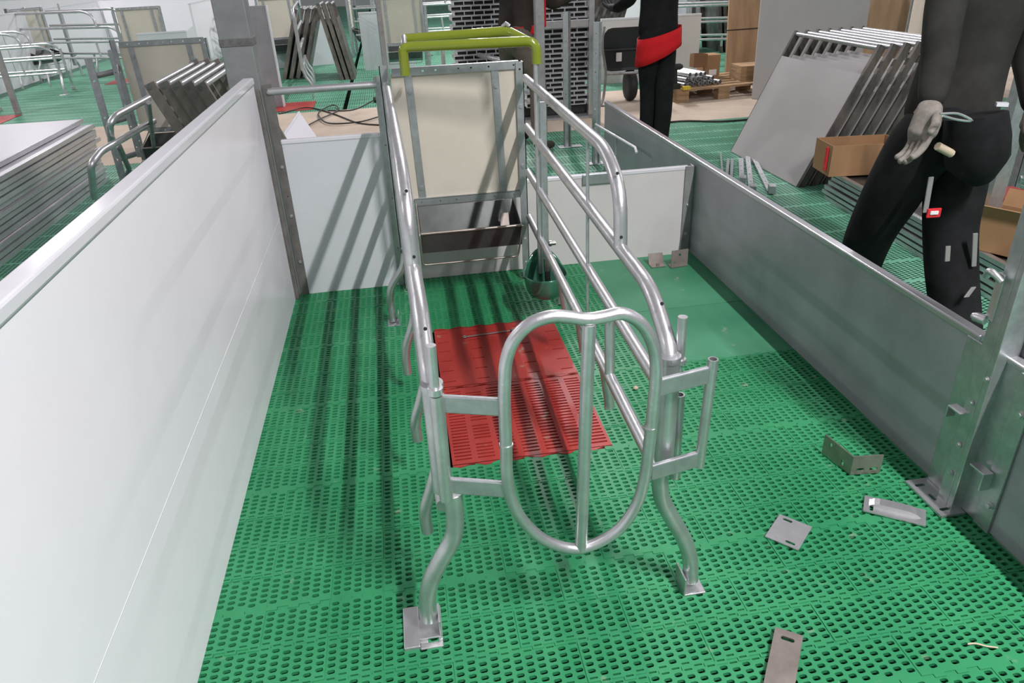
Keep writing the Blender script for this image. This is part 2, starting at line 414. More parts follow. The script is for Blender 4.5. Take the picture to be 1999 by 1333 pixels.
# corner column
t = thing('corner_column', 'thick square galvanized steel column at the left back corner of the pen', 'column', (-.66, 3.63, 0))
MB().box((-.735, 3.56, 0), (-.600, 3.68, 2.9)).build('shaft', 'column', t, .004)
MB().box((-.737, 3.558, 1.20), (-.598, 3.682, 1.235)).build('weld_band', 'weld', t, .003)
mb = MB(); mb.box((-.652, 3.53, 0), (-.602, 3.558, 1.02)); mb.build('channel_post', 'chandull', t, .002)
# back gate left of the crate
t = thing('back_gate', 'narrow gate with pale lower board and open top bar left of the feeding head', 'gate', (-.33, 3.6, 0))
mb = MB(); mb.bar((-.592, 3.585, 0), (0, 0, 1.035), (.035, 0, 0), (0, -1, 0), .03, [.5], .003); mb.build('post', 'chandull', t)
for zz in (.18, .42, .66, 1.0): MB().bolt((-.574, 3.584, zz), (0, -1, 0), .006).build('bolt', 'galvflat', t)
MB().box((-.56, 3.585, .0), (-.062, 3.605, .772)).build('board', 'pvcg', t, .002)
MB().box((-.56, 3.581, .765), (-.062, 3.609, .785)).build('cap_rail', 'cap', t, .004)
MB().tube([(-.575, 3.59, 1.002), (-.085, 3.59, 1.002)], .017).build('top_bar', 'galv', t)
mb = MB(); mb.bar((-.098, 3.577, .0), (0, 0, 1.04), (.04, 0, 0), (0, -1, 0), .006, [.2, .45, .7], .004)
mb.bolt((-.078, 3.577, 1.0), (0, -1, 0)); mb.build('post', 'galvflat', t)
# low board behind the crate, right
t = thing('back_board', 'low pale partition board behind the smooth green corner of the pen', 'panel', (1.06, 3.65, 0))
MB().box((.03, 3.637, .0), (1.475, 3.66, .475)).build('board', 'pvcwarm', t, .002)
MB().box((.03, 3.634, .47), (1.475, 3.663, .489)).build('cap_rail', 'cap', t, .003)
mb = MB(); mb.box((1.455, 3.625, .02), (1.50, 3.632, .492)); mb.box((1.494, 3.632, .02), (1.50, 3.67, .492)); mb.build('end_channel', 'galvdull', t, .002)
mb = MB(); mb.box((.90, 3.620, .44), (1.10, 3.633, .492)); mb.bolt((.93, 3.62, .465), (0, -1, 0), .005); mb.build('bracket', 'galvflat', t, .002)
for zz in (.12, .28): MB().bolt((1.478, 3.625, zz), (0, -1, 0), .006).build('bolt', 'galv', t)
# right partition
t = thing('partition_panel', 'long low grey partition panel along the right side of the pen, running to the far posts', 'panel', (1.527, 3.4, 0))
MB().box((1.512, 1.56, .012), (1.538, 5.43, .512)).build('board', 'greyp', t, .002)
MB().box((1.507, 1.56, .506), (1.543, 5.435, .528)).build('cap_rail', 'capg', t, .005)
mb = MB(); mb.box((1.503, 1.515, .01), (1.511, 1.60, .512)); mb.build('end_channel', 'galvflat', t, .002)
t = thing('partition_panel', 'grey partition panel at the right edge of the picture, nearest the viewer', 'panel', (1.527, .6, 0))
MB().box((1.512, -.4, .012), (1.538, 1.42, .505)).build('board', 'greyp', t, .002)
MB().box((1.507, -.4, .50), (1.543, 1.515, .518)).build('cap_rail', 'capg', t, .005)
mb = MB(); mb.box((1.503, 1.345, .01), (1.511, 1.40, .505)); mb.box((1.509, 1.40, .01), (1.513, 1.47, .505))
mb.build('end_channel', 'galvflat', t, .002)
for zz in (.10, .40): MB().bolt((1.503, 1.36, zz), (-1, 0, 0), .008, .012).build('bolt', 'galv', t)
# right post with base plate
t = thing('gate_post', 'galvanized channel post bolted to a slotted foot plate between the two grey panels', 'post', (1.48, 1.47, 0))
mb = MB(); mb.box((1.475, 1.475, .006), (1.50, 1.515, 1.35)); mb.box((1.475, 1.455, .006), (1.540, 1.475, 1.35)); mb.build('upright', 'galvflat', t, .002)
mb = MB(); mb.box((1.546, 1.39, .006), (1.59, 1.475, 1.35)); mb.build('upright', 'galvflat', t, .002)
mb = MB()
ys_ = (1.435, 1.487, 1.545, 1.602)
for k in range(3): mb.cell((1.430, ys_[k], .010), (.078, 0, 0), (0, ys_[k + 1] - ys_[k], 0), Z, .016 if k != 1 else .006, .0055 if k != 1 else .015, .007, c=(.030, (ys_[k + 1] - ys_[k]) / 2), m=12)
mb.box((1.4295, 1.4345, .003), (1.4305, 1.6025, .010)); mb.box((1.4295, 1.4345, .003), (1.508, 1.4355, .010))
mb.build('foot_plate', 'galv', t)
mb = MB(); mb.obox((1.455, 1.50, .315), (.03, 0, 0), (0, .045, 0), (0, 0, .005)); mb.obox((1.455, 1.545, .28), (.03, 0, 0), (0, .004, 0), (0, 0, .04)); mb.build('lug', 'galv', t, .001)
mb = MB(); mb.obox((1.47, 1.38, .19), (0, .055, 0), (.03, 0, 0), (0, 0, .006)); mb.obox((1.47, 1.38, .14), (0, .005, 0), (.03, 0, 0), (0, 0, .05)); mb.build('lug', 'galv', t, .001)
mb = MB(); mb.tube([(1.47, 1.52, .60), (1.46, 1.545, .60), (1.46, 1.553, .60)], [.014, .013, .009], 10); mb.obox((1.47, 1.50, .605), (.01, 0, 0), (0, .025, 0), (0, 0, .13)); mb.build('latch_hook', 'galv', t, .001)
mb = MB(); mb.tube(smooth([(1.463, 1.50, .72), (1.452, 1.515, .735), (1.452, 1.535, .735), (1.463, 1.55, .715)]), .009, 10); mb.build('latch_hook', 'galv', t)
for yy, zz in ((1.49, .12), (1.49, .22), (1.49, .36), (1.465, .45)): MB().bolt((1.474, yy, zz), (-1, 0, 0), .006, .008).build('bolt', 'galv', t)
# ------------------------------------------------------------------ the farrowing crate
def XRt(y): return .535 + .022 * (y - 1.35)
def XLt(y): return .004 - .021 * (y - 1.33)
TOPZ, R2, R3, R4 = 1.012, .795, .585, .36
crate = thing('farrowing_crate', 'galvanized sow crate with lime green top bars standing in the middle of the pen', 'farrowing crate', (.27, 1.33, 0))
def side(sgn):
    fx = XRt if sgn > 0 else XLt
    P = lambda y, z, dx=0: Vector((fx(y) + dx, y, z))
    r = .0185
    mb = MB(); mb.tube(fillet([P(3.42, TOPZ), P(1.95, TOPZ + .012), P(1.79, .955), P(1.775, .80)], [.10, .10]), r, 16); mb.build('top_rail', 'galv', crate)
    mb = MB(); mb.tube(fillet([P(3.42, R2), P(1.50, R2 + .005), P(1.365, R2 - .07), P(1.34, .68)], [.10, .08]), r, 16)
    mb.build('side_rail', 'galv', crate)
    MB().tube([P(3.42, R3), P(1.36, R3 + .01)], .0165, 16).build('side_rail', 'galv', crate)
    MB().tube([P(3.42, R4), P(1.36, R4)], .0175, 16).build('side_rail', 'galv', crate)
    mb = MB()
    mb.tube([P(1.87, R3, .0), P(1.85, R4 + .01, .0)], .016, 14); mb.build('strut', 'galv', crate)
    for (y, z) in ((1.83, .99), (1.775, .835), (1.43, .80)):
        mb = MB(); mb.tube([P(y, z, -.0) + Vector((-.004 * sgn, -.017, .002)), P(y, z) + Vector((-.004 * sgn, -.0192, .003))], .0042, 10); mb.build('bolt_hole', 'hole', crate)
    # front post: sleeve
    px = .53 if sgn > 0 else .006
    MB().tube([(px, 1.338, .70), (px - .004 * sgn * 0, 1.332, .43)], .0225, 16).build('front_post', 'galv', crate)
    MB().tube([(px, 1.338, .712), (px, 1.338, .698)], .025, 16).build('collar', 'galv', crate)
side(1); side(-1)
# fingers and legs that bow outwards under the bottom rail
def finger(x, y, sgn, out, zend, foot=False):
    pts = smooth([(x, y, R4 - .008), (x + sgn * out * .25, y, R4 - .07), (x + sgn * out * .8, y, R4 - .15), (x + sgn * out, y, R4 - .21), (x + sgn * out, y, zend)] if zend < .13 else [(x, y, R4), (x + sgn * out * .5, y, R4 - .07), (x + sgn * out, y, R4 - .14), (x + sgn * out, y, zend)], 4)
    o = MB().tube(pts, .0165, 14).build('leg' if foot else 'finger_bar', 'galv', crate)
    return o
for y in (1.516, 1.943): finger(XLt(y), y, -1, .045, .15)
finger(XLt(2.5), 2.5, -1, .055, .08)
for y in (1.92, 2.30, 2.62): finger(XRt(y), y, 1, .02, .20)
lg = MB().tube(smooth([(-.04, 3.13, .34), (-.06, 3.13, .27), (-.115, 3.135, .19), (-.132, 3.136, .12), (-.132, 3.136, .012)], 5), .0175, 14).build('leg', 'galv', crate)
mb = MB(); mb.box((-.158, 3.095, 0), (-.100, 3.165, .005)); mb.box((-.106, 3.10, .005), (-.101, 3.16, .055)); mb.bolt((-.122, 3.10, .005), Z, .006); mb.build('foot_plate', 'galvflat', lg, .001)
lg = MB().tube(smooth([(.585, 3.13, .34), (.60, 3.13, .27), (.66, 3.135, .19), (.672, 3.136, .12), (.672, 3.136, .012)], 5), .0175, 14).build('leg', 'galv', crate)
# front legs
pl = [(884, 962), (888, 1010), (884, 1050), (862, 1090), (842, 1130), (834, 1170), (838, 1206)]
lg = MB().tube(smooth([at(a, b, y=1.32) for a, b in pl], 4), .0215, 16).build('leg', 'galv', crate)
mb = MB(); mb.tube([at(884, 958, y=1.325), at(884, 964, y=1.325)], .0235, 16); mb.build('collar', 'galv', lg)
f0 = at(838, 1206, y=1.32)
mb = MB()
f0.x -= .006
mb.box((f0.x - .062, 1.265, 0), (f0.x - .022, 1.395, .012)); mb.box((f0.x - .022, 1.262, 0), (f0.x + .035, 1.280, .005)); mb.box((f0.x - .022, 1.296, 0), (f0.x + .035, 1.395, .005))
mb.box((f0.x - .022, 1.280, 0), (f0.x - .002, 1.296, .005)); mb.box((f0.x + .024, 1.280, 0), (f0.x + .035, 1.296, .005))
mb.build('foot_plate', 'galv', lg, .0025)
mb = MB(); mb.box((f0.x - .028, 1.288, .005), (f0.x + .032, 1.350, .010)); mb.box((f0.x + .028, 1.288, .005), (f0.x + .033, 1.350, .06)); mb.build('foot_bracket', 'galv', lg, .0015)
pr_ = [(1289, 905), (1288, 940), (1293, 975), (1312, 1012), (1335, 1052), (1347, 1090), (1348, 1130)]
lg = MB().tube(smooth([at(a, b, y=1.335) for a, b in pr_], 4), .0205, 16).build('leg', 'galv', crate)
f1 = at(1348, 1130, y=1.335)
mb = MB(); mb.box((f1.x - .03, 1.30, 0), (f1.x + .03, 1.365, .006)); mb.box((f1.x - .031, 1.30, .004), (f1.x - .026, 1.365, .06)); mb.build('foot_plate', 'galv', lg, .0015)
# --- swing gate at the rear end of the crate
GY = 1.272
g = thing('swing_gate', None, None, (.325, GY, .25)); g.parent = crate; g.location = Vector((.325, GY, .25)) - crate.location
def gp(px, py): return at(px, py, y=GY)
loop = [(988, 870), (985, 800), (985, 750), (988, 705), (1003, 664), (1035, 632), (1075, 618), (1110, 619), (1145, 623), (1180, 618), (1215, 612), (1250, 630), (1273, 668), (1281, 715), (1276, 790), (1267, 870), (1258, 935), (1240, 990), (1200, 1040), (1135, 1070), (1075, 1060), (1030, 1027), (1000, 980), (990, 930)]
mb = MB(); mb.tube(smooth([gp(*p) for p in loop], 4, True), .0136, 16, closed=True)
mb.build('loop_frame', 'galv', g)
mb = MB(); mb.tube([gp(1150, 632), gp(1134, 1070)], .0145, 16); mb.build('centre_bar', 'galv', g)
for a, b in ((gp(988, 866), gp(988, 869)), (gp(1269, 832), gp(1269, 835))): MB().tube([a, b], .0152, 16).build('weld_ring', 'galv', g)
def flat(a, b, h=.042, th=.012):
    a = Vector(a); b = Vector(b); d = b - a; n = d.cross(Z).normalized() * th
    return MB().obox(a - n / 2 - Z * h, d, n, Z * h).build('flat_bar', 'galvflat', g, .003)
flat((.022, 1.312, .695), (.150, GY, .693)); flat((.020, 1.312, .478), (.150, GY, .476))
flat((.478, GY, .695), (.602, 1.292, .70)); flat((.478, GY, .470), (.598, 1.300, .468))
mb = MB(); mb.tube([(.014, 1.306, .70), (.012, 1.304, .425)], .0155, 14); mb.build('hinge_tube', 'galv', g)
mb = MB(); mb.tube([(.612, 1.295, .715), (.606, 1.300, .425)], .0115, 14, hollow=.003); mb.build('end_tube', 'galv', g)
# hinge pin and latch pins
mb = MB(); mb.tube([at(849, 764, y=1.305), at(841, 674, y=1.305)], .0105, 14); mb.build('hinge_pin', 'galv', crate)
mb = MB(); mb.tube([at(849, 756, y=1.305), at(849.5, 768, y=1.305)], .0165, 16); mb.build('hinge_ring', 'galv', crate)
mb = MB(); mb.tube([at(1333, 618, y=1.36), at(1326, 702, y=1.36)], .0108, 14, hollow=0); mb.build('latch_pin', 'galv', crate)
mb = MB(); mb.tube([at(1327, 700, y=1.36), at(1327, 708, y=1.36)], .014, 14); a = at(1304, 690, y=1.34); mb.obox(a, (.03, .02, -.005), (0, -.006, -.03), (.002, 0, -.004)); mb.tube([at(1327, 708, y=1.36), at(1327, 728, y=1.36)], .006, 10); mb.build('latch_bracket', 'galvflat', crate)
mb = MB(); mb.tube([at(1327, 770, y=1.37), at(1317, 930, y=1.37)], .012, 14, hollow=.003); mb.tube([at(1319, 905, y=1.37), at(1317, 930, y=1.37)], .0145, 14); mb.build('latch_tube', 'galv', crate)
mb = MB(); mb.tube([at(1318, 740, y=1.352), at(1308, 865, y=1.352)], .011, 14); mb.build('latch_tube', 'galv', crate)
# thin tie rod through the right rails
mb = MB(); mb.tube([(XRt(2.17), 2.17, 1.0), (XRt(2.15), 2.15, .36)], .0055, 10); mb.build('tie_rod', 'galvflat', crate)
# --- feeding head
HY = 3.5
h = thing('feeding_head', None, None, (.27, HY, 0)); h.parent = crate; h.location = Vector((.27, HY, 0)) - crate.location
mb = MB(); mb.bar((-.012, HY - .012, 1.045), (.575, 0, 0), (0, 0, .034), (0, -1, 0), .004, [.1, .24, .34, .52, .62, .76, .96], .0045); mb.box((-.012, HY - .012, 1.075), (.563, HY + .02, 1.079)); mb.build('cross_bar', 'galvflat', h)
mb = MB(); mb.bar((.03, HY - .014, .445), (.535, 0, 0), (0, 0, .034), (0, -1, 0), .004, [.06, .23, .38, .60, .73, .91, .985], .0045); mb.box((.03, HY - .014, .475), (.565, HY + .02, .479)); mb.build('cross_bar', 'galvflat', h)
mb = MB(); mb.bar((-.066, HY - .02, .02), (0, 0, 1.075), (.036, 0, 0), (0, -1, 0), .004, [.14, .35, .55, .80], .005); mb.box((-.066, HY - .02, .02), (-.062, HY + .03, 1.095)); mb.bolt((-.048, HY - .02, 1.03), (0, -1, 0)); mb.build('post', 'galvflat', h)
mb = MB(); mb.bar((.548, HY - .02, .02), (0, 0, 1.055), (.036, 0, 0), (0, -1, 0), .004, [.08, .2, .97], .005); mb.box((.580, HY - .02, .02), (.584, HY + .03, 1.075))
for zz in (.88, .60, .30): mb.bolt((.566, HY - .02, zz), (0, -1, 0))
mb.build('post', 'galvflat', h)
MB().box((-.02, HY + .0, .46), (.56, HY + .012, 1.055)).build('panel', 'cream', h, .001)
for x0, x1 in ((.058, .070), (.452, .468)):
    mb = MB(); d = Vector((x1 - x0, 0, -.59)); mb.obox((x0 - .016, HY - .006, 1.05), d, (.034, 0, 0), (0, .004, 0)); mb.build('strap', 'galvflat', h)
    MB().bolt((x0 + .003, HY - .006, .975), (0, -1, 0)).build('bolt', 'galvflat', h); MB().bolt((x1 - .002, HY - .006, .53), (0, -1, 0)).build('bolt', 'galvflat', h)
MB().tube([(-.052, HY - .02, .93), (-.052, HY - .05, .90), (-.05, HY - .05, .86)], .006, 8).build('clip', 'galv', h); MB().tube([(-.05, HY - .03, .25), (-.06, HY - .05, .24)], .008, 8).build('clip', 'galv', h)
# left end post of the rails
mb = MB(); mb.bar((-.054, 3.36, .30), (0, 0, .74), (.03, 0, 0), (0, -1, 0), .004, [.1, .3, .5, .8], .005); mb.build('end_plate', 'galvflat', h)
# right: wide plate and round tube carrying the lime bar
mb = MB(); mb.box((.572, 3.10, .17), (.576, 3.16, .99)); mb.box((.572, 3.10, .17), (.612, 3.104, .96)); mb.build('end_plate', 'galvflat', h, .001)
MB().tube([(.568, 3.085, .20), (.572, 3.095, 1.12)], .0125, 14).build('pivot_tube', 'galv', h)
mb = MB(); mb.tube([(.572, 3.09, .33), (.60, 3.09, .33)], .006, 8); mb.bolt((.615, 3.11, .33), X, .010, .03); mb.build('bolt', 'brass', h)
# trough
TF, TBk = 3.24, 3.49
tr = MB()
x0, x1 = .040, .512; zr, zb = .385, .285
th = .004
tr.obox((x0, TF, zr), (x1 - x0, 0, 0), (.0, .015, zb - zr), (0, .003, 0))           # front wall
tr.obox((x0, TBk, .44), (x1 - x0, 0, 0), (0, -.10, -.2), (0, -.003, 0))              # back wall
tr.obox((x0, TF + .015, zb), (x1 - x0, 0, 0), (0, .135, -.045), (0, 0, .003))       # bottom
tro = tr.build('trough', 'trough', h)
for xx in (x0, x1 - .003):
    mb = MB(); P = [(xx, TF, zr), (xx, TF + .015, zb), (xx, TF + .15, .24), (xx, TBk, .44), (xx, TBk, .445), (xx, TF + .05, .40)]
    Q = [(a + .003, b, c) for a, b, c in P]; n = len(P)
    mb.add(P + Q, [tuple(range(n)), tuple(reversed(range(n, 2 * n)))] + [(i, i + n, (i + 1) % n + n, (i + 1) % n) for i in range(n)])
    mb.build('side_wall', 'trough', tro)
MB().tube([(x0, TF, zr), (x1, TF, zr)], .0065, 12).build('rim', 'bare', tro)
mb = MB(); mb.tube(fillet([(x0 - .006, TBk, .455), (x0 - .006, TF - .004, zr), (x0 - .006, TF + .02, .225), (x1 - .02, TF + .02, .225), (x1 + .004, TF - .004, zr)], .02), .0045, 10); mb.build('wire_frame', 'bare', h)
# drinking bowl and nipple
dbx, dby = .575, 3.0
mb = MB(); n = 20
prof = [(.001, .02), (.06, .025), (.088, .05), (.098, .09), (.100, .13), (.094, .13), (.090, .09), (.08, .058), (.05, .036), (.001, .032)]
vs = []
for (rr, zz) in prof:
    for k in range(n):
        a = 2 * PI * k / n; back = max(0, math.sin(a)) ; vs.append((dbx + rr * math.cos(a) * 1.0, dby + rr * math.sin(a) * .95, .09 + zz * 1.1 + (back ** 2) * (.10 if zz > .1 else .0)))
fs = [(i * n + j, i * n + (j + 1) % n, (i + 1) * n + (j + 1) % n, (i + 1) * n + j) for i in range(len(prof) - 1) for j in range(n)]
mb.add(vs, fs, True); db = mb.build('drinking_bowl', 'bowl', crate)
sb = db.modifiers.new('s', 'SUBSURF'); sb.levels = 1; sb.render_levels = 1
mb = MB(); mb.tube([(dbx + .01, dby + .02, .36), (dbx + .01, dby + .01, .28)], .011, 12); mb.tube([(dbx + .01, dby + .01, .30), (dbx + .01, dby + .01, .24)], .015, 12); mb.build('nipple', 'brass', db)
mb = MB(); mb.tube([(dbx + .01, dby + .01, .24), (dbx + .01, dby + .005, .17)], .013, 12); mb.build('nipple_tip', 'black', db)
# bracket with slots standing in the trough: lies loose in it
mb = MB(); mb.obox((.425, 3.33, .30), (.045, 0, 0), (0, .04, .11), (0, .003, 0)); mb.obox((.425, 3.30, .298), (.045, 0, 0), (0, .035, 0), (0, 0, .003)); o = mb.build('angle_bracket', 'bare', None, .001)
tag(o, 'small slotted steel bracket standing inside the feeding trough', 'bracket')
mb = MB(); mb.box((.10, 3.36, .285), (.145, 3.40, .29)); mb.obox((.10, 3.36, .288), (.045, 0, 0), (0, -.02, .04), (0, .003, 0)); o = mb.build('angle_bracket', 'bare', None, .001)
tag(o, 'loose steel bracket lying in the left of the feeding trough', 'bracket')
mb = MB(); mb.box((.20, 3.35, .285), (.26, 3.40, .29)); mb.obox((.20, 3.35, .288), (.06, 0, 0), (0, -.01, .045), (0, .003, 0)); o = mb.build('angle_bracket', 'bare', None, .001)
tag(o, 'loose steel bracket lying in the middle of the feeding trough', 'bracket')
# lime green adjusting bar: two tubes over the head
lm = MB(); lm.tube(fillet([(.044, 3.20, 1.085), (.044, 3.20, 1.188), (.07, 3.20, 1.193), (.575, 3.10, 1.196), (.574, 3.095, 1.11)], [.014, .01, .07], 6), .020, 16)
lb = lm.build('adjusting_bar', 'lime', crate); lb['label'] = 'lime green painted tube loop'
lm = MB(); lm.tube([(.062, 3.32, 1.212), (.46, 3.26, 1.224), (.50, 3.24, 1.218), (.55, 3.13, 1.198)], [.021, .021, .021, .014], 16); lm.build('adjusting_tube', 'lime', lb)
lm = MB(); lm.tube(smooth([(.050, 3.20, 1.20), (.052, 3.24, 1.218), (.054, 3.29, 1.222), (.056, 3.33, 1.21)], 3), .012, 10); lm.build('end_clip', 'galv', lb)
lm = MB(); lm.tube([(.465, 3.262, 1.243), (.478, 3.255, 1.255), (.492, 3.25, 1.244)], .009, 10); lm.build('end_clip', 'galv', lb)
MB().tube([(.062, 3.40, 1.06), (.05, 3.21, 1.10)], .010, 10).build('stay', 'galv', crate)
# ------------------------------------------------------------------ loose parts on the pen floor
def plate_mesh(mb, o, u, v, n, th, holes):
    """plate from corner o, edges u v, normal n; holes = list of (fu, fv, hw, hh)"""
    o, u, v, n = Vector(o), Vector(u), Vector(v), Vector(n).normalized()
    hs = sorted(holes); xs = [0.0] + [(a[0] + b[0]) / 2 for a, b in zip(hs, hs[1:])] + [1.0]
    for i, hh in enumerate(hs):
        for sgn, off in ((1, 0), (-1, th)):
            mb.cell(o + u * xs[i] - n * off, u * (xs[i + 1] - xs[i]), v, n, hh[2], hh[3], th if sgn > 0 else 0, c=((hh[0] - xs[i]) * u.length, hh[1] * v.length), m=12, wall=sgn > 0)
    P = [o, o + u, o + u + v, o + v]; Q = [p - n * th for p in P]
    mb.add(P + Q, [(i, i + 4, (i + 1) % 4 + 4, (i + 1) % 4) for i in range(4)])
FZ = .0045
mb = MB(); a = Vector((1.290, 1.668, FZ)); u = Vector((.092, -.010, 0)); n1 = Vector((.1, -.99, 0))
plate_mesh(mb, a, u, (0, 0, .07), n1, .004, [(.28, .25, .013, .006), (.75, .25, .013, .006), (.3001, .78, .013, .006)][:2])
b_ = Vector((-.022, .13, 0)); plate_mesh(mb, a, b_, (0, 0, .07), (1, .1, 0), .004, [(.3, .3, .006, .012), (.75, .7, .006, .008)])
tag(mb.build('angle_bracket', 'bare', None), 'brown bent steel angle bracket with slots standing on edge on the green floor', 'bracket', 'loose steel fittings on the pen floor')
def clamp(c, ang, L=.13, wd=.095, hump=.0, label='', holes=True):
    t = thing('clamp_plate', label, 'clamp plate', (c[0], c[1], FZ), 0, 'loose steel fittings on the pen floor')
    mb = MB(); mb.box((c[0] - L / 2, c[1] - wd / 2, FZ), (c[0] - L * .28, c[1] + wd / 2, FZ + .004)); mb.box((c[0] - L * .30, c[1] - wd / 2, FZ), (c[0] + L * .30, c[1] + wd * .2, FZ + .004)); mb.box((c[0] + L * .28, c[1] - wd / 2, FZ), (c[0] + L / 2, c[1] + wd / 2, FZ + .004))
    mb = MB(); plate_mesh(mb, (c[0] - L / 2, c[1] - wd / 2, FZ + .004), (L, 0, 0), (0, wd, 0), Z, .004, [(.13, .3, .005, .014), (.88, .7, .005, .014)])
    mb.build('base', 'galv', t)
    if hump:
        mb = MB(); n = 10; prof = []
        for k in range(n + 1):
            x = -L * .42 + L * .84 * k / n; zz = hump * (1 - abs(x / (L * .43)) ** 5) ; prof.append((x, zz))
        for y0, y1 in ((-wd * .12, wd * .30),):
            vs = []; fs = []
            for x, zz in prof: vs += [(c[0] + x, c[1] + y0, FZ + .004 + zz), (c[0] + x, c[1] + y1, FZ + .004 + zz), (c[0] + x, c[1] + y0, FZ + .004), (c[0] + x, c[1] + y1, FZ + .004)]
            for k in range(n):
                a = 4 * k; fs += [(a, a + 4, a + 5, a + 1), (a, a + 2, a + 6, a + 4), (a + 1, a + 5, a + 7, a + 3)]
            mb.add(vs, fs, False)
        mb.build('ridge', 'galv', t)
    t.rotation_euler = (0, 0, ang); return t
clamp((.975, 1.465), .75, .115, .095, .0, 'flat square clamp plate with two slots lying between the crate leg and the foot plate')
clamp((1.318, 1.487), -.62, .165, .075, .014, 'humped clamp plate lying close to the foot plate of the right post')
mb = MB(); a = at(1488, 1345, z=.010); b = at(1513, 1226, z=.010); c = at(1568, 1241, z=.010); u = b - a; v = c - b; v = (v - u * (v.dot(u) / u.dot(u))); u2 = u * 1.4; plate_mesh(mb, a - u * .4, u2, v, u.cross(v), .005, [(.90, .5, .006, .016)])
o = mb.build('strap_plate', 'bare', None); tag(o, 'long dull steel strap with one slot at the bottom edge of the picture', 'plate', 'loose steel fittings on the pen floor')
mb = MB(); mb.tube(smooth([at(1889, 1257, z=.005), at(1905, 1256, z=.008), at(1925, 1261, z=.006), at(1948, 1264, z=.005)], 4), .0022, 6); tag(mb.build('straw', 'twig', None), 'pale bit of straw lying on the green slats in the lower right corner', 'straw')
mb = MB(); c = at(1241, 757, z=.01); mb.tube([c - X * .010, c - X * .006, c, c + X * .007, c + X * .010], [.002, .007, .009, .006, .002], 8); tag(mb.build('pebble', 'twig', None), 'small pale pebble on the green slats right of the crate', 'pebble')
# low hinge bracket pair by the back board
mb = MB(); a = at(1290, 515, z=.003); a.x = 1.30; a.y = 3.44
plate_mesh(mb, (1.335, 3.44, .004), (.095, .01, .0), (.012, .03, .085), (0, -1, .3), .004, [(.2, .3, .007, .007), (.5, .7, .007, .007)]); mb.obox((1.335, 3.44, .003), (.095, .01, 0), (0, .05, 0), (0, 0, .004))
tag(mb.build('angle_bracket', 'bare', None), 'steel angle bracket leaning at the foot of the low back board', 'bracket')
mb = MB(); mb.obox((1.24, 3.47, .003), (.08, .0, 0), (0, .05, 0), (0, 0, .004)); mb.obox((1.24, 3.515, .003), (.08, 0, 0), (0, .02, .055), (0, .004, 0)); mb.bolt((1.28, 3.49, .007), Z, .007, .012)
tag(mb.build('angle_bracket', 'bare', None), 'steel bracket with a bolt lying flat near the foot of the back board', 'bracket')
# spanner on the red tile
t = thing('spanner', 'thin combination spanner lying on the solid red tile', 'spanner', (.28, 2.90, .0045))
d = Vector((.2, .014, 0)); a = Vector((.19, 2.895, .008)); mb = MB(); mb.obox(a - Y * .004, d, (0, .008, 0), (0, 0, .004)); mb.build('shaft', 'bare', t, .001)
mb = MB(); mb.tube([a + Vector((.008 * math.cos(q), .008 * math.sin(q), .003)) - X * .008 for q in [i * PI / 6 for i in range(12)]], .003, 6, closed=True); mb.build('ring_end', 'bare', t)
mb = MB(); b = a + d; mb.obox(b - Y * .008, (.016, 0, 0), (0, .006, 0), (0, 0, .004)); mb.obox(b + Y * .003, (.016, 0, 0), (0, .006, 0), (0, 0, .004)); mb.obox(b - Y * .008 , (.005, 0, 0), (0, .016, 0), (0, 0, .004)); mb.build('open_end', 'bare', t)

# ------------------------------------------------------------------ behind the pen
def head_copy(loc, rz, label, group=None):
    r = dup(h, loc, rz); r.parent = None
    for ch in list(r.children):
        if ch.name.startswith('pivot') : bpy.data.objects.remove(ch, do_unlink=True)
    tag(r, label, 'feeding head', group); return r
def crate_copy(loc, rz, label, drop=('swing_gate', 'hinge', 'latch', 'drinking', 'adjusting'), group='farrowing crates standing beyond the pen'):
    r = dup(crate, loc, rz, label, group)
    def kill(o):
        for c in list(o.children): kill(c)
        bpy.data.objects.remove(o, do_unlink=True)
    for ch in list(r.children):
        if ch.name.split('.')[0].startswith(drop): kill(ch)
    return r
h['label'] = 'steel framed feeding head with a cream panel'
# leaning feeding-head frames: sheet with two channels and a tube across the top
def lean_frame(B, U, S, N, sheet='greyboard', chan='steel_dark', hgt=1.0, cover=.80, label='', group='', rod=True, cw=.045):
    """B foot corner, U along, S up the slope, N backwards off the sheet"""
    B, U, S, N = Vector(B), Vector(U), Vector(S).normalized(), Vector(N).normalized()
    t = thing('leaning_panel', label, 'panel', tuple(B + U * .5), 0, group)
    u = U.normalized(); S_ = S * hgt
    for o in (B, B + U - u * .03):
        mb = MB(); mb.obox(o, u * .03, S_, N * .006); mb.obox(o + N * .006, u * .006, S_, N * (cw - .006)); mb.obox(o + N * (cw), u * .03, S_, N * .004); mb.build('channel', chan, t)
    MB().obox(B + u * .02 - N * .0, U - u * .04, S * (hgt * cover), -N * .006).build('sheet', sheet, t)
    if rod: MB().tube([B + S * (hgt - .02) + N * .02, B + U + S * (hgt - .02) + N * .02], .016, 12).build('top_rod', 'galv', t)
    mb = MB()
    for q in (.12, .45, .85):
        mb.bolt(B + u * .012 + S * q * hgt, -N, .006)
    return t
gr = 'framed grey panels leaning in a row on the right'
labs = ['grey framed panel leaning backwards, foremost of the row on the right'] + ['framed panel second in the leaning row on the right', 'framed panel third in the leaning row on the right', 'framed panel fourth in the leaning row on the right', 'framed panel fifth in the leaning row on the right', 'framed panel sixth in the leaning row on the right', 'rearmost framed panel of the leaning row on the right']
S0 = Vector((.43, 0, .90)); N0 = Vector((.90, 0, -.43))
f0_ = lean_frame((2.68, 4.62, 0), (0, 1.12, 0), S0, N0, label=labs[0], group=gr)
f0_.rotation_euler = (0, 0, 0)
for k in range(1, 7): dup(f0_, (2.68 + .10 * k, 5.18 + .012 * k, 0), 0, labs[k], gr)
gl = 'framed panels leaning in a row behind the white partition'
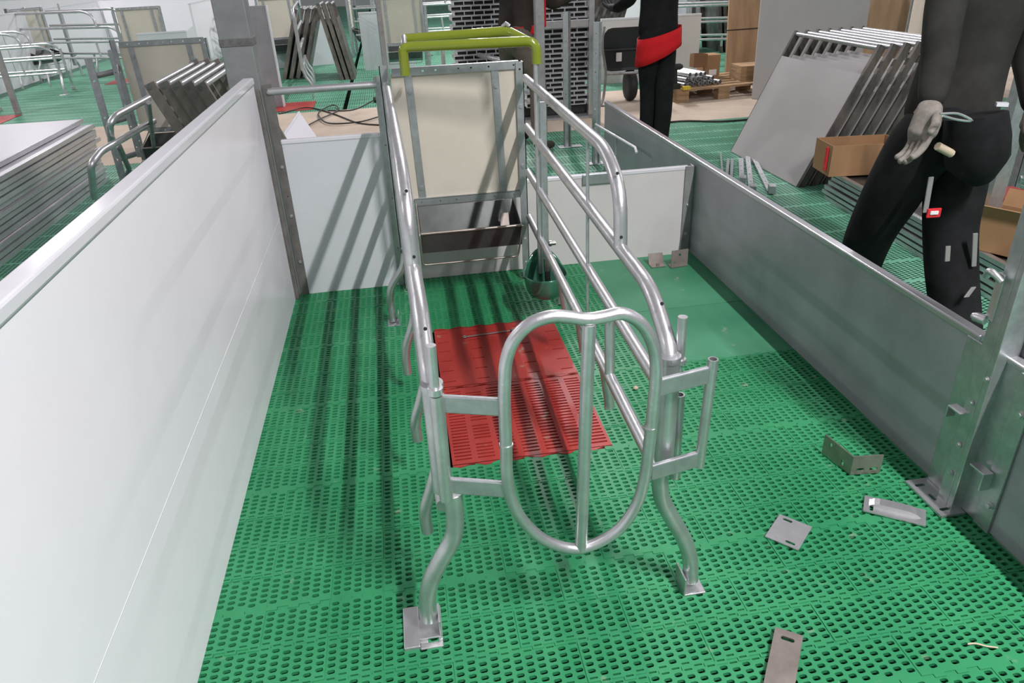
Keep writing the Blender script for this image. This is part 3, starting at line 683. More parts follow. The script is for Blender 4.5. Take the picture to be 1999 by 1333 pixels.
S1 = Vector((-.36, 0, .93)); N1 = Vector((-.93, 0, -.36))
f1_ = lean_frame((-.98, 4.42, 0), (0, 1.08, 0), S1, N1 * -1, label='stained steel panel frame leaning left, first of the row behind the white partition', group=gl, hgt=1.03, cw=.055, chan='steel_brown', cover=.3)
for k, nm in enumerate(('second', 'third', 'fourth', 'fifth')): dup(f1_, (-.98 + .075 * (k + 1), 4.95 - .05 * k, 0), 0, 'stained steel panel frame leaning left, %s of the row behind the white partition' % nm, gl)
# feeding head and bent side rails beyond the left partition
hl = head_copy((-1.62, 5.92, 0), 0, 'feeding head with a cream panel standing beyond the tall white partition')
t = thing('crate_rails', 'bent galvanized side rails hooked to the feeding head beyond the white partition', 'crate side', (-1.6, 4.6, .3))
def P_(px, py, z): return at(px, py, z=z)
for pts, r in (([P_(290, 192, .80), P_(226, 226, .80), P_(214, 244, .76), P_(218, 284, .55)], .02), ([P_(300, 236, .62), P_(196, 296, .62), P_(177, 322, .58), P_(184, 385, .35)], .02)):
    MB().tube(fillet([pts[0], pts[1] , pts[2], pts[3]], [.05, .05]), r, 14).build('rail', 'galv', t)
MB().tube([P_(290, 200, .80), P_(300, 286, .40)], .014, 12).build('strut', 'galvdull', t)
MB().tube([P_(232, 285, .55), P_(252, 330, .25), P_(245, 360, .0)], .018, 12).build('leg', 'galvdull', t)
# wall end plate and small tubes on the far head
t = thing('end_post', 'drilled steel post standing left of the far feeding head', 'post', (-2.08, 5.75, 0))
mb = MB(); mb.bar((-2.10, 5.75, 0), (0, 0, 1.0), (.05, 0, 0), (0, -1, 0), .01, [.3, .6, .85], .008); mb.build('upright', 'galvflat', t)
for zz in (.88, .56, .3): MB().tube([(-2.07, 5.77, zz), (-1.965, 5.88, zz + .01)], .02, 12).build('stub_tube', 'galvdull', t)
# sheets stacked flat on the left
grp = 'white sheets stacked flat on the far left'
sh0 = None; zz = 0.0
nm = ['lowest', 'second lowest', 'third', 'fourth', 'fifth', 'sixth', 'seventh', 'eighth', 'ninth', 'tenth', 'eleventh', 'twelfth', 'topmost']
for k in range(13):
    dx = random.uniform(-.02, .02) + (-.06 if k == 12 else 0); dy = random.uniform(-.05, .05) + (.06 if k == 12 else 0)
    if k == 0:
        mb = MB(); mb.box((-4.1, 2.6, 0), (-2.43, 6.45, .027)); sh0 = mb.build('panel_sheet', 'pvc', None, .004)
        mb = MB(); mb.box((-2.440, 2.6, .0), (-2.428, 6.45, .029)); q = mb.build('edge_profile', 'capg', sh0)
        tag(sh0, 'x', 'panel', grp); o = sh0
    else: o = dup(sh0, (sh0.location.x + dx, sh0.location.y + dy, zz), 0, 'x', grp)
    o['label'] = '%s sheet from the floor of the tall flat stack on the far left' % nm[k] if k < 12 else 'topmost glossy white sheet of the flat stack on the far left'
    zz += .0385
# far long wall and partitions on the left
def partition(a, b, h, label, m='pvc', cap='cap', th=.035, z0=0.0, group=None):
    a = Vector((a[0], a[1], z0)); b = Vector((b[0], b[1], z0)); d = b - a; n = d.cross(Z).normalized() * th
    c = (a + b) / 2; t = thing('partition_panel', label, 'panel', tuple(c), 0, group)
    MB().obox(a, d, n, Z * (h - z0)).build('board', m, t); MB().obox(a - n * .1 + Z * (h - z0), d, n * 1.2, Z * .02).build('cap_rail', cap, t); return t
partition((-5.85, 9.3), (-5.85, 17.4), 1.02, 'long white partition running away on the far left')
partition((-5.8, 17.5), (-1.8, 17.5), 1.05, 'white partition across the far left pens')
partition((-3.3, 14.2), (-3.3, 17.4), 1.0, 'white partition between two far left pens')
partition((-2.1, 13.4), (-.95, 13.6), .9, 'grey partition behind the leaning dark frames', 'pvcg')
partition((-11, 19), (-6, 19), 1.1, 'white partition at the very far left', 'pvc')
partition((1.2, 13.2), (3.6, 13.2), .9, 'white partition far behind the first worker', 'pvc')
partition((-.45, 12.45), (.35, 12.4), .82, 'white partition panel standing far behind the back gate', 'pvcg')
partition(tuple(at(268, 68, z=.75))[:2], tuple(at(364, 62, z=.75))[:2], .75, 'low grey sheet standing behind the far feeding head', 'pvcg')
partition((3.0, 16.0), (14, 15.0), 1.0, 'white partition across the far right', 'pvc')
partition((5.2, 5.0), (11, 3.6), 1.0, 'white partition behind the right hand worker', 'pvcg')
crate_copy((-4.75, 12.1, 0), PI / 2 + .12, 'farrowing crate at the far left edge with its bent rails towards the aisle').scale = (.82, .82, .82)
crate_copy((-3.9, 13.0, 0), PI / 2 - .5, 'farrowing crate standing before the long white partition, second from the left')
crate_copy((-5.0, 10.4, 0), PI / 2 + .3, 'farrowing crate cut off by the left edge of the picture').scale = (.85, .85, .85)
head_copy((-3.55, 12.2, 0), .15, 'feeding head with a cream panel beside the crates on the far left')
crate_copy((-2.75, 15.2, 0), -.3, 'farrowing crate with a cream head far behind the square column')
t = thing('crate_rails', 'bright crate side with four rails and bowed legs right of the dark grey board', 'crate side', (-1.2, 10.6, 0))
for z_, ye in ((.36, 11.5), (.58, 11.6), (.80, 11.7)): MB().tube([(-1.13, 9.95, z_), (-1.24, ye, z_)], .019, 12).build('rail', 'galv', t)
MB().tube(fillet([(-1.13, 9.95, .8), (-1.13, 9.93, 1.05), (-1.24, 11.7, 1.06), (-1.24, 11.8, .8)], .12), .019, 12).build('top_rail', 'galv', t)
for y_ in (9.98, 10.4, 10.9, 11.4): MB().tube(smooth([(-1.13 - (y_ - 9.95) * .07, y_, .36), (-1.10 - (y_ - 9.95) * .07, y_, .26), (-1.05 - (y_ - 9.95) * .07, y_, .16), (-1.05 - (y_ - 9.95) * .07, y_, 0)], 4), .017, 10).build('leg', 'galv', t)
MB().tube([(-1.13, 9.97, .36), (-1.13, 9.97, 1.0)], .022, 12).build('post', 'galv', t)
head_copy((-1.75, 13.4, 0), .1, 'feeding head with a pale panel behind the bright crate side')
crate_copy((1.5, 14.6, 0), 1.5, 'farrowing crate far behind the lime green bars')
t = thing('crate_rails', 'pair of bright bent rails seen just over the feeding head, behind the lime green bars', 'crate side', (.9, 8.0, 0))
for (p0, p1, p2, zz) in (((858, 118), (872, 90), (1000, 122), .62), ((884, 120), (900, 98), (985, 128), .52)):
    a, b, c = at(*p1, z=zz), at(*p2, z=zz), at(*p1, z=zz); MB().tube(fillet([Vector((a.x - .05, a.y, 0.0)), Vector((a.x - .05, a.y, zz)), b + (b - a) * .3, Vector((b.x, b.y, 0)) + (b - a) * .3], .12), .024, 12).build('rail', 'galv', t)
head_copy((.18, 11.3, 0), 0, 'feeding head with a cream panel and trough behind the lime green bars')
crate_copy((6.9, 13.0, 0), .4, 'farrowing crate beyond the plywood sheets')
crate_copy((5.9, 10.2, 0), 1.2, 'farrowing crate behind the grey board on the right')
crate_copy((7.4, 6.8, 0), 1.4, 'farrowing crate behind the leaning framed panels on the right')
crate_copy((3.85, 1.55, 0), 0, 'farrowing crate at the right edge behind the worker in black')
crate_copy((9.6, 9.6, 0), 1.3, 'farrowing crate farthest to the right behind the worker in black')
# red floor tile on the far left
for k, (cx, cy, lb_) in enumerate(((-4.95, 9.95, 'red floor tile at the far left edge'), (-4.15, 13.0, 'small bit of red floor tile far left under a crate'), (-1.3, 9.45, 'red floor tile peeping out beside the grey board'))):
    mb = MB(); mb.box((cx - .3, cy - .3, 0), (cx + .3, cy + .3, .004)); tag(mb.build('floor_tile', 'redf', None), lb_, 'floor tile')
# posts seen on the far left
for k, (px, py, hh, lb_) in enumerate(((36, 222, 1.0, 'steel post standing by the far red tile'), (200, 108, 1.0, 'dark steel post between the crates on the far left'), (330, 60, 1.0, 'thin steel post before the farthest white partition'))):
    c = at(px, py); mb = MB(); mb.box((c.x - .03, c.y - .03, 0), (c.x + .03, c.y + .03, hh)); tag(mb.build('steel_post', 'galvdull', None, .003), lb_, 'post')
# grey board right of the column
t = thing('grey_board', 'narrow dark grey board standing upright behind the column', 'board', (-1.40, 9.5, 0))
MB().box((-1.72, 9.50, 0), (-1.37, 9.56, 1.12)).build('board', 'greyp', t, .002); MB().box((-1.372, 9.47, 0), (-1.358, 9.58, 1.12)).build('edge', 'cap', t)
# dark leaning frames in the middle distance
g2 = 'dark framed panels leaning behind the back gate'
f2_ = lean_frame((-1.62, 11.95, 0), (0, .9, 0), (.33, 0, .95), (-.95, 0, .33), sheet='steel_dark', chan='steel_brown', label='a', group=g2, hgt=1.0, cw=.05)
f2_['label'] = 'dark framed panel leaning right, leftmost of the group behind the back gate'
for k, nm_ in enumerate(('second', 'third', 'fourth')): dup(f2_, (-1.62 + .10 * (k + 1), 12.40, 0), 0, 'dark framed panel leaning right, %s from the left behind the back gate' % nm_, g2)
f3_ = lean_frame((-.58, 11.5, 0), (0, .8, 0), (-.18, 0, .98), (-.98, 0, -.18), sheet='steel_dark', chan='steel_brown', label='a', group=g2, hgt=1.05, cw=.05)
f3_['label'] = 'dark framed panel leaning left by the floor gap, rightmost of three'
dup(f3_, (-.66, 11.9, 0), 0, 'dark framed panel leaning left by the floor gap, middle of three', g2); dup(f3_, (-.74, 11.9, 0), 0, 'dark framed panel leaning left by the floor gap, leftmost of three', g2)
# steel post behind the gate top bar
mb = MB(); mb.box((-.13, 9.9, 0), (-.07, 9.96, 1.3)); tag(mb.build('steel_post', 'galvdull', None, .004), 'upright steel post left of the cream panel behind the lime green bars', 'post')
# white sheet corner behind the gate
t = thing('white_sheet', 'white folded sheet corner poking up behind the back gate', 'sheet', (-.9, 6.4, 0))
tip = at(584, 219, z=.28); a = at(548, 272, z=.10); b = at(622, 274, z=.10); mb = MB()
P = [a, b, tip]; P += [Vector((p.x, p.y + .02, p.z)) for p in P]; lo = [Vector((a.x, a.y, 0)), Vector((b.x, b.y, 0)), Vector((b.x, b.y + .02, 0)), Vector((a.x, a.y + .02, 0))]
mb.add(P, [(0, 1, 2), (5, 4, 3), (0, 2, 5, 3), (1, 4, 5, 2)]); mb.obox(lo[0], lo[1] - lo[0], (0, .02, 0), (0, 0, a.z)); mb.build('sheet', 'pvc', t)
mb = MB(); mb.tube([a, tip], .012, 8); mb.build('edge', 'cap', t)
# cables
mb = MB(); pts = [(545, 222), (600, 210), (650, 222), (700, 240), (760, 245), (790, 250)]
mb.tube(smooth([at(*p, z=.008) for p in pts], 6), .008, 8); tag(mb.build('power_cable', 'cable', None), 'black cable running across the aisle towards the crate head', 'cable', 'cables on the aisle behind the back gate')
mb = MB(); pts = [(600, 245), (625, 232), (660, 215), (650, 205), (622, 220), (640, 240), (700, 238), (745, 226)]
mb.tube(smooth([at(*p, z=.02) for p in pts], 6), .008, 8); tag(mb.build('power_cable', 'cable', None), 'looped black cable lying on the concrete aisle', 'cable', 'cables on the aisle behind the back gate')
mb = MB(); pts = [(640, 216), (690, 214), (730, 195), (745, 190)]
mb.tube(smooth([at(*p, z=.008) for p in pts], 6), .007, 8); tag(mb.build('power_cable', 'cable', None), 'cable with a black plug beyond the aisle, behind the gate top bar', 'cable', 'cables on the aisle behind the back gate')
c = at(730, 195, z=.03); mb = MB(); mb.tube([c, c + Vector((.06, .02, 0)), c + Vector((.10, .03, .02))], [.03, .04, .025], 10); tag(mb.build('cable_plug', 'black', None), 'black plug at the cable end behind the gate top bar', 'plug')
mb = MB(); pts = [(1290, 240), (1340, 236), (1400, 237), (1450, 234), (1480, 230)]
mb.tube(smooth([at(*p, z=.008) for p in pts], 6), .009, 8); tag(mb.build('power_cable', 'cable', None), 'black cable along the aisle edge below the pallet', 'cable')
# ------------------------------------------------------------------ posts, rack of grates, wheelbarrow
def cpost(x, y, hgt, label, foot=True):
    t = thing('drilled_post', label, 'post', (x, y, 0))
    mb = MB(); mb.bar((x - .035, y, 0.005), (0, 0, hgt), (.045, 0, 0), (0, -1, 0), .01, [.12, .26, .4, .53, .66, .79, .92], .0055); mb.build('upright', 'galvflat', t)
    mb = MB(); mb.bar((x + .014, y + .006, 0.005), (0, 0, hgt), (.022, .012, 0), (.4, -.9, 0), .01, [.12, .26, .4, .53, .66, .79, .92], .0045); mb.build('upright', 'galvflat', t)
    mb = MB(); mb.box((x - .09, y - .07, 0), (x + .12, y + .02, .006)); mb.build('foot_plate', 'galvflat', t, .002)
    mb = MB(); mb.box((x - .03, y - .045, .006), (x - .024, y, .22)); mb.box((x + .014, y - .045, .006), (x + .02, y, .22)); mb.build('foot_bracket', 'galvflat', t); return t
cpost(1.44, 6.36, 1.08, 'drilled galvanized post in front of the stacked grates')
cpost(1.53, 5.72, 1.04, 'drilled galvanized post at the far end of the low grey partition')
c0 = at(1053, 40, y=5.6); mb = MB(); mb.box((c0.x - .033, 5.58, 0), (c0.x + .033, 5.65, 1.6)); tag(mb.build('steel_post', 'galvdull', None, .004), 'tall dull steel post in front of the worker in brown', 'post')
t = thing('support_rod', 'thin white rod bracket beside the far end of the low grey partition', 'rod', (1.42, 5.0, .0))
MB().tube([at(1163, 243, x=1.42), at(1240, 288, x=1.42), at(1243, 292, x=1.42) - Z * .02], .009, 8).build('rod', 'cap', t)
a = at(1203, 268, x=1.42); MB().tube([a, Vector((a.x, a.y, 0))], .006, 8).build('leg', 'galv', t)
# grates: light metal grates lying flat in a pile
def grate_pile(x0, y0, w, n, d, lab, grp, p=.046, z0=.12):
    mb = MB(); hz = p * .92; nx = 5
    mb.box((x0, y0, 0), (x0 + w, y0 + .3, .005)); mb.box((x0, y0, hz - .005), (x0 + w, y0 + .3, hz))
    for k in range(nx + 1):
        xx = x0 + w * k / nx - (.009 if k == nx else 0); mb.box((xx, y0, .006), (xx + .007, y0 + .3, hz - .005))
    g0 = mb.build('floor_grate', 'cap', None); tag(g0, 'a', 'grate', grp)
    bk = MB(); bk.box((x0 + .01, y0 + .05, .006), (x0 + w - .01, y0 + .29, hz - .007)); bk.build('shade_core', 'black', g0)  # black block added inside, standing for the shade in the openings
    bx, by, bz = g0.location
    g0.location.z = z0; g0['label'] = lab % 'lowest'
    ords = ['second', 'third', 'fourth', 'fifth', 'sixth', 'seventh', 'eighth', 'ninth', 'tenth', 'eleventh', 'twelfth', 'thirteenth', 'fourteenth', 'fifteenth', 'sixteenth', 'seventeenth', 'eighteenth', 'nineteenth', 'twentieth', 'twenty first', 'twenty second', 'twenty third', 'twenty fourth', 'twenty fifth']
    for k in range(1, n):
        dup(g0, (bx + (.03 if k % 2 else 0), by, z0 + p * k), 0, lab % (ords[k - 1] + ' from the bottom') if k < n - 1 else lab % 'topmost', grp)
grate_pile(1.30, 7.62, .62, 23, 1, 'pale grate, %s in the pile behind the two drilled posts', 'grates piled behind the drilled posts')
grate_pile(.62, 7.95, .50, 23, 1, 'pale grate, %s in the pile left of the worker in brown', 'grates piled left of the worker in brown')
t = thing('grate_stand', 'galvanized stand carrying the piled grates', 'stand', (1.6, 7.7, 0))
MB().box((1.93, 7.55, .02), (1.985, 7.62, 1.16)).build('post', 'galv', t, .003); MB().box((1.30, 7.56, .86), (1.93, 7.60, .93)).build('cross_bar', 'galv', t, .003)
MB().box((1.28, 7.70, .0), (2.0, 7.9, .11)).build('base', 'black', t); MB().box((.60, 8.0, .0), (1.14, 8.2, .115)).build('base', 'black', t)
mb = MB(); mb.box((1.25, 7.5, .0), (2.0, 7.68, .02)); mb.build('foot_plate', 'galvflat', t)
# cardboard and odds on the grates
def carton(name, c, sz, label, m='card', opened=False, rz=0, group=None, flaps=False, zone=None):
    t = thing(name, label, 'box', tuple(c), 0, group); x, y, z = c; a, b, hh = sz[0] / 2, sz[1] / 2, sz[2]; w = .006
    if opened:
        mb = MB(); mb.box((x - a, y - b, z), (x + a, y + b, z + w)); mb.box((x - a, y - b, z + w), (x + a, y - b + w, z + hh)); mb.box((x - a, y + b - w, z + w), (x + a, y + b, z + hh)); mb.box((x - a, y - b + w, z + w), (x - a + w, y + b - w, z + hh)); mb.box((x + a - w, y - b + w, z + w), (x + a, y + b - w, z + hh)); mb.build('carton', m, t)
        if flaps:
            for (o, u, v) in (((x - a, y - b, z + hh), (2 * a, 0, 0), (0, -.6 * b, .35 * b)), ((x - a, y + b, z + hh), (2 * a, 0, 0), (0, .5 * b, .5 * b)), ((x - a, y - b, z + hh), (0, 2 * b, 0), (-.35 * a, 0, .5 * a)), ((x + a, y - b, z + hh), (0, 2 * b, 0), (.3 * a, 0, .6 * a))):
                mb = MB(); n = Vector(u).cross(Vector(v)).normalized() * .005; mb.obox(o, u, v, n); mb.build('flap', m, t)
    else: MB().box((x - a, y - b, z), (x + a, y + b, z + hh)).build('carton', m, t, .003)
    t.rotation_euler = (0, 0, rz); return t
carton('carton', (1.55, 7.85, 1.19), (.30, .2, .16), 'small brown carton on top of the piled grates')
# wheelbarrow standing behind the low partition
t = thing('wheelbarrow', 'black wheelbarrow standing on the aisle beside the worker with the red shirt', 'wheelbarrow', (2.5, 8.25, 0))
mb = MB(); x0, x1, y0 = 2.26, 2.76, 8.2
ring = lambda y, a, b, z0, z1, r: [(a + r, y, z0), (b - r, y, z0), (b, y, z0 + r), (b, y, z1 - r), (b - r, y, z1), (a + r, y, z1), (a, y, z1 - r), (a, y, z0 + r)]
ring = lambda y, a, b, z0, z1, r: [(cx_ + sx * (r * math.cos(q)), y, cz_ + sx2 * 0 + r * math.sin(q)) for (cx_, cz_, sx, sx2, q0) in ((b - r, z0 + r, 1, 1, -PI / 2), (b - r, z1 - r, 1, 1, 0), (a + r, z1 - r, 1, 1, PI / 2), (a + r, z0 + r, 1, 1, PI)) for q in (q0, q0 + PI / 6, q0 + PI / 3, q0 + PI / 2)]
R1 = ring(y0, x0, x1, .34, .78, .09); R2_ = ring(y0 + .30, x0 + .08, x1 - .08, .30, .70, .07); R3_ = ring(y0 + .01, x0 + .03, x1 - .03, .37, .75, .07)
mb.add(R1 + R2_, [(i, (i + 1) % 16, (i + 1) % 16 + 16, i + 16) for i in range(16)] + [tuple(reversed(range(16, 32)))]); mb.add(R1 + R3_, [(i, i + 16, (i + 1) % 16 + 16, (i + 1) % 16) for i in range(16)] + [tuple(reversed(range(16, 32)))]); mb.build('tub', 'black', t)
MB().tube([(x0 - .01, 8.18, .56), (x1, 8.18, .56)], .012, 8).build('tub_ridge', 'black', t)
mb = MB(); mb.box((2.40, 8.185, .44), (2.46, 8.2, .53)); mb.build('label_plate', 'white', t)
for s in (0, 1):
    xx = 2.27 + .46 * s; mb = MB(); mb.tube(smooth([(xx - .02, 8.15, .80), (xx - .05, 8.12, .62), (xx, 8.14, .36), (xx - .02, 8.12, .12), (xx - .06, 8.05, .012), (xx + .05, 8.05, .012)], 4), .015, 10); mb.build('leg', 'galvdull', t)
mb = MB(); mb.tube([(x0, 8.15, .32), (x1, 8.15, .32)], .015, 8); mb.build('cross_tube', 'galvdull', t)
mb = MB(); mb.tube([(2.60 + dx, 8.3, .17) for dx in (-.05, -.045, -.02, .02, .045, .05)], [.10, .15, .17, .17, .15, .10], 24); mb.build('wheel', 'rubber', t)
mb = MB(); mb.tube([(2.22, 8.16, .62), (2.17, 8.12, .62)], .03, 10); mb.build('grip', 'rubber', t)
# pallet with tubes and cartons
t = thing('wooden_pallet', 'wooden pallet carrying galvanized tubes and a carton on the aisle', 'pallet', (3.5, 8.3, 0))
U = (Vector((3.92, 8.02, 0)) - Vector((3.06, 7.92, 0))); U = U.normalized(); V = Vector((-U.y, U.x, 0)); O = Vector((3.02, 7.92, 0))
for k in range(6): MB().obox(O + V * (.155 * k) + Z * .12, U * 1.15, V * .10, Z * .022).build('deck_board', 'wood', t)
for i in range(3):
    for j in range(3): MB().obox(O + U * (.50 * i) + V * (.38 * j) + Z * .0, U * .14, V * .10, Z * .12).build('block', 'wood', t)
g3 = 'galvanized tubes lying on the pallet'
t0 = None; n_ = 0
lay = [(0, .14 + .062 * k) for k in range(8)] + [(1, .171 + .062 * k) for k in range(6)] + [(2, .202 + .062 * k) for k in range(4)]
for (r_, s_) in lay:
    c = O + U * s_ + V * (.10 + .012 * (n_ % 3)) + Z * (.142 + .026 + r_ * .050)
    dirv = V * .70 - U * .12
    if t0 is None:
        mb = MB(); mb.tube([c, c + dirv], .024, 12, hollow=.004); t0 = mb.build('steel_tube', 'galv', None, keep=False); base = c.copy(); l0 = t0.location.copy(); o = t0; tag(o, 'x', 'tube', g3)
    else: o = dup(t0, tuple(l0 + (c - base)), 0, 'x', g3)
    o['label'] = 'galvanized tube in the %s layer on the wooden pallet, %s from the left end' % (('bottom', 'middle', 'top')[r_], ['first', 'second', 'third', 'fourth', 'fifth', 'sixth', 'seventh', 'eighth'][int(round((s_ - .14 - .031 * r_) / .062))]); n_ += 1
qc = O + U * .70 + V * .62 + Z * .142; ct = carton('carton', tuple(qc), (.20, .2, .26), 'tall brown carton with a white label on the pallet')
MB().box((qc.x - .03, qc.y - .104, qc.z + .04), (qc.x + .06, qc.y - .1, qc.z + .10)).build('label_sticker', 'white', ct)
tag(carton('carton', tuple(O + U * .50 + V * .50 + Z * .29), (.16, .13, .14), 'small carton with dark open top lying on the tubes', 'cardin', opened=True), None, None)
mb = MB(); mb.box((3.86, 8.2, .142), (4.25, 8.5, .30)); tag(mb.build('wooden_crate', 'wood', None), 'low wooden crate at the right end of the pallet', 'crate')
# cordless drill on the pallet corner
dc = at(1318, 172, z=.15); t = thing('cordless_drill', 'black cordless drill standing on the pallet corner', 'drill', (dc.x, dc.y, .142))
MB().box((dc.x - .05, dc.y - .04, .142), (dc.x + .05, dc.y + .04, .20)).build('battery', 'black', t, .006)
MB().tube([(dc.x, dc.y, .20), (dc.x - .01, dc.y, .34)], .022, 10).build('handle', 'black', t); MB().tube([(dc.x - .07, dc.y, .37), (dc.x + .04, dc.y, .37), (dc.x + .07, dc.y, .37)], [.035, .033, .018], 12).build('body', 'black', t)
tp = at(1340, 172, z=.16); mb = MB(); mb.box((tp.x - .04, tp.y - .02, .142), (tp.x + .04, tp.y + .03, .18)); tag(mb.build('tape_measure', 'yellow', None, .006), 'small yellow tape measure on the pallet edge', 'tape measure')
# plywood sheets and the tall grey board
c = at(1430, 150); t = thing('plywood_sheet', 'plywood sheet standing upright behind the pallet', 'plywood', (4.35, 9.2, 0))
MB().obox((4.02, 8.95, 0), (.85, .12, 0), (.0, .03, 0), (-.0, .12, 1.35)).build('board', 'ply', t); MB().obox((4.0, 9.0, .60), (.9, .12, 0), (0, .0, .012), (0, .012, 0)).build('strap', 'cable', t)
MB().obox((4.0, 8.93, .0), (.85, .12, 0), (0, .03, 0), (0, 0, .12)).build('batten', 'wood', t)
t = thing('grey_board', 'tall pale grey board standing behind the leaning framed panels', 'board', (4.4, 7.9, 0))
MB().obox((3.86, 7.86, 0), (1.05, -.30, 0), (.01, .035, 0), (.0, .05, 1.5)).build('board', 'greyboard', t, .003)
t = thing('plywood_sheet', 'plywood sheet seen between the grey board and the worker in black', 'plywood', (5.6, 7.6, 0))
MB().obox((4.95, 7.9, 0), (1.5, -.5, 0), (.01, .035, 0), (.0, .05, 1.25)).build('board', 'ply', t); MB().obox((5.5, 7.68, 0), (.04, -.01, 0), (0, -.03, 0), (0, .05, 1.25)).build('batten', 'galvflat', t)
# dark frames leaning on the far right
g4 = 'dark framed panels leaning far behind the pallet'
f4 = lean_frame((4.70, 11.9, 0), (.06, .9, 0), (-.03, 0, 1), (-1, 0, -.03), sheet='greyp', chan='galvdull', label='pale framed panel standing upright, leftmost far behind the pallet', group=g4, hgt=1.1, cw=.05)
bx, by, bz = f4.location
dup(f4, (bx + .13, by, 0), 0, 'pale framed panel standing upright, second far behind the pallet', g4)
f5 = lean_frame((5.22, 11.8, 0), (.06, .9, 0), (-.14, 0, .99), (-.99, 0, -.14), sheet='steel_dark', label='a', group=g4, hgt=1.1, cw=.05)
bx, by, bz = f5.location; f5['label'] = 'dark framed panel leaning left, first of the dark row far behind the pallet'
for k, nm_ in enumerate(('second', 'third', 'fourth', 'fifth', 'sixth', 'last')): dup(f5, (bx + .09 * (k + 1), by + .01 * k, 0), 0, 'dark framed panel leaning left, %s of the dark row far behind the pallet' % nm_, g4)
g5 = 'dark framed panels leaning beside the grates'
f6 = lean_frame((2.55, 10.6, 0), (.06, .8, 0), (.30, 0, .95), (-.95, 0, .30), sheet='steel_dark', label='a', group=g5, hgt=1.15, cw=.05)
bx, by, bz = f6.location; f6['label'] = 'dark framed panel leaning right, leftmost of those beside the grates'
for k, nm_ in enumerate(('second', 'third', 'fourth', 'fifth')): dup(f6, (bx + .11 * (k + 1), by, 0), 0, 'dark framed panel leaning right, %s of those beside the grates' % nm_, g5)
partition((2.6, 9.6), (3.9, 9.6), .75, 'pale sheet standing behind the wheelbarrow', 'pvcwarm')
# fittings lying by the right partition
g6 = 'drilled straps lying against the low grey partition'
s0 = None
for k, (p0, p1, w_) in enumerate((((1408, 300), (1412, 340), .012), ((1424, 312), (1421, 350), .02), ((1432, 312), (1430, 352), .02), ((1442, 308), (1443, 355), .035), ((1455, 305), (1462, 372), .035), ((1466, 305), (1498, 372), .035))):
    a = at(*p0, z=.03); b = at(*p1, z=.012); d = b - a; n = d.cross(Z).normalized() * w_
    mb = MB(); mb.bar(a, d, -n, Z, .012, [.15, .35, .55, .75], .006) if w_ > .03 else mb.obox(a, d, n, Z * .012)
    if k >= 3: mb.obox(b, n * -1.2, d.normalized() * .07, Z * .05)
    tag(mb.build('drilled_strap', 'galvflat', None), ['thin rod, leftmost of the fittings by the low grey partition', 'narrow strap, second of the fittings by the low grey partition', 'narrow strap, third of the fittings by the low grey partition', 'wide drilled strap, fourth of the fittings by the low grey partition', 'wide drilled strap, fifth of the fittings by the low grey partition', 'drilled strap turned aside, rightmost of the fittings by the partition'][k], 'strap', g6)
# layered frames lying on the floor on the right with cartons on them
g7 = 'flat galvanized frames stacked on the floor at the right'
A0 = Vector((2.58, 2.25, 0)); A1 = Vector((2.72, 4.35, 0)); d = A1 - A0; n = Vector((d.y, -d.x, 0)).normalized()
r0_ = None
for k in range(6):
    if k == 0:
        t = thing('steel_lattice', 'x', 'frame', tuple((A0 + A1) / 2), 0, g7)
        MB().obox(A0, d, n * .03, Z * .022).build('side_bar', 'galv', t); MB().obox(A0 + n * .6, d, n * .03, Z * .022).build('side_bar', 'galv', t)
        MB().obox(A0 + n * .03, d.normalized() * .04, n * .57, Z * .022).build('end_bar', 'galvflat', t); MB().obox(A0 + d - d.normalized() * .04 + n * .03, d.normalized() * .04, n * .57, Z * .022).build('end_bar', 'galvflat', t)
        MB().obox(A0 + n * .03 + d.normalized() * .04, d * .96, n * .57, Z * .008).build('web', 'steel_dark', t)
        r0_ = t; l0 = t.location.copy(); o = t
    else: o = dup(r0_, (l0.x + random.uniform(-.012, .012), l0.y + random.uniform(-.05, .05), .034 * k), 0, 'x', g7)
    o['label'] = ('flat galvanized frame, %s from the floor in the stack under the cartons' % nm[k]) if k < 5 else 'topmost flat galvanized frame, carrying the open cartons at the right'
ZT = .034 * 5 + .024
cb = carton('carton', (2.86, 4.28, ZT), (.45, .25, .19), 'open brown carton with a red tape mark at the far end of the stacked frames', opened=True, rz=-.12)
mb = MB(); mb.box((2.625, 4.20, ZT + .03), (2.633, 4.23, ZT + .17)); q = mb.build('tape_mark', 'red', None); q.parent = cb; q.location = q.location - cb.location
cf = carton('carton', (2.77, 2.82, ZT), (.24, .28, .16), 'open brown carton with raised flaps beside the worker in black', opened=True, flaps=True, rz=.5)
cg = carton('carton', (2.74, 2.36, ZT), (.24, .24, .12), 'second open carton with flaps, nearer the right edge', opened=True, flaps=True, rz=.1)
ch_ = carton('carton', (3.03, 3.22, ZT), (.20, .16, .14), 'reddish carton behind the open ones at the right', 'redf', rz=.1)
pp = at(1948, 372, z=.46); t = thing('steel_angle_post', 'galvanized angle post standing behind the worker, right edge', 'post', (pp.x, pp.y, 0))
MB().box((pp.x - .03, pp.y - .003, 0), (pp.x + .04, pp.y, 1.35)).build('flange', 'galvflat', t); MB().box((pp.x - .03, pp.y, 0), (pp.x - .026, pp.y + .05, 1.35)).build('flange', 'galvflat', t)
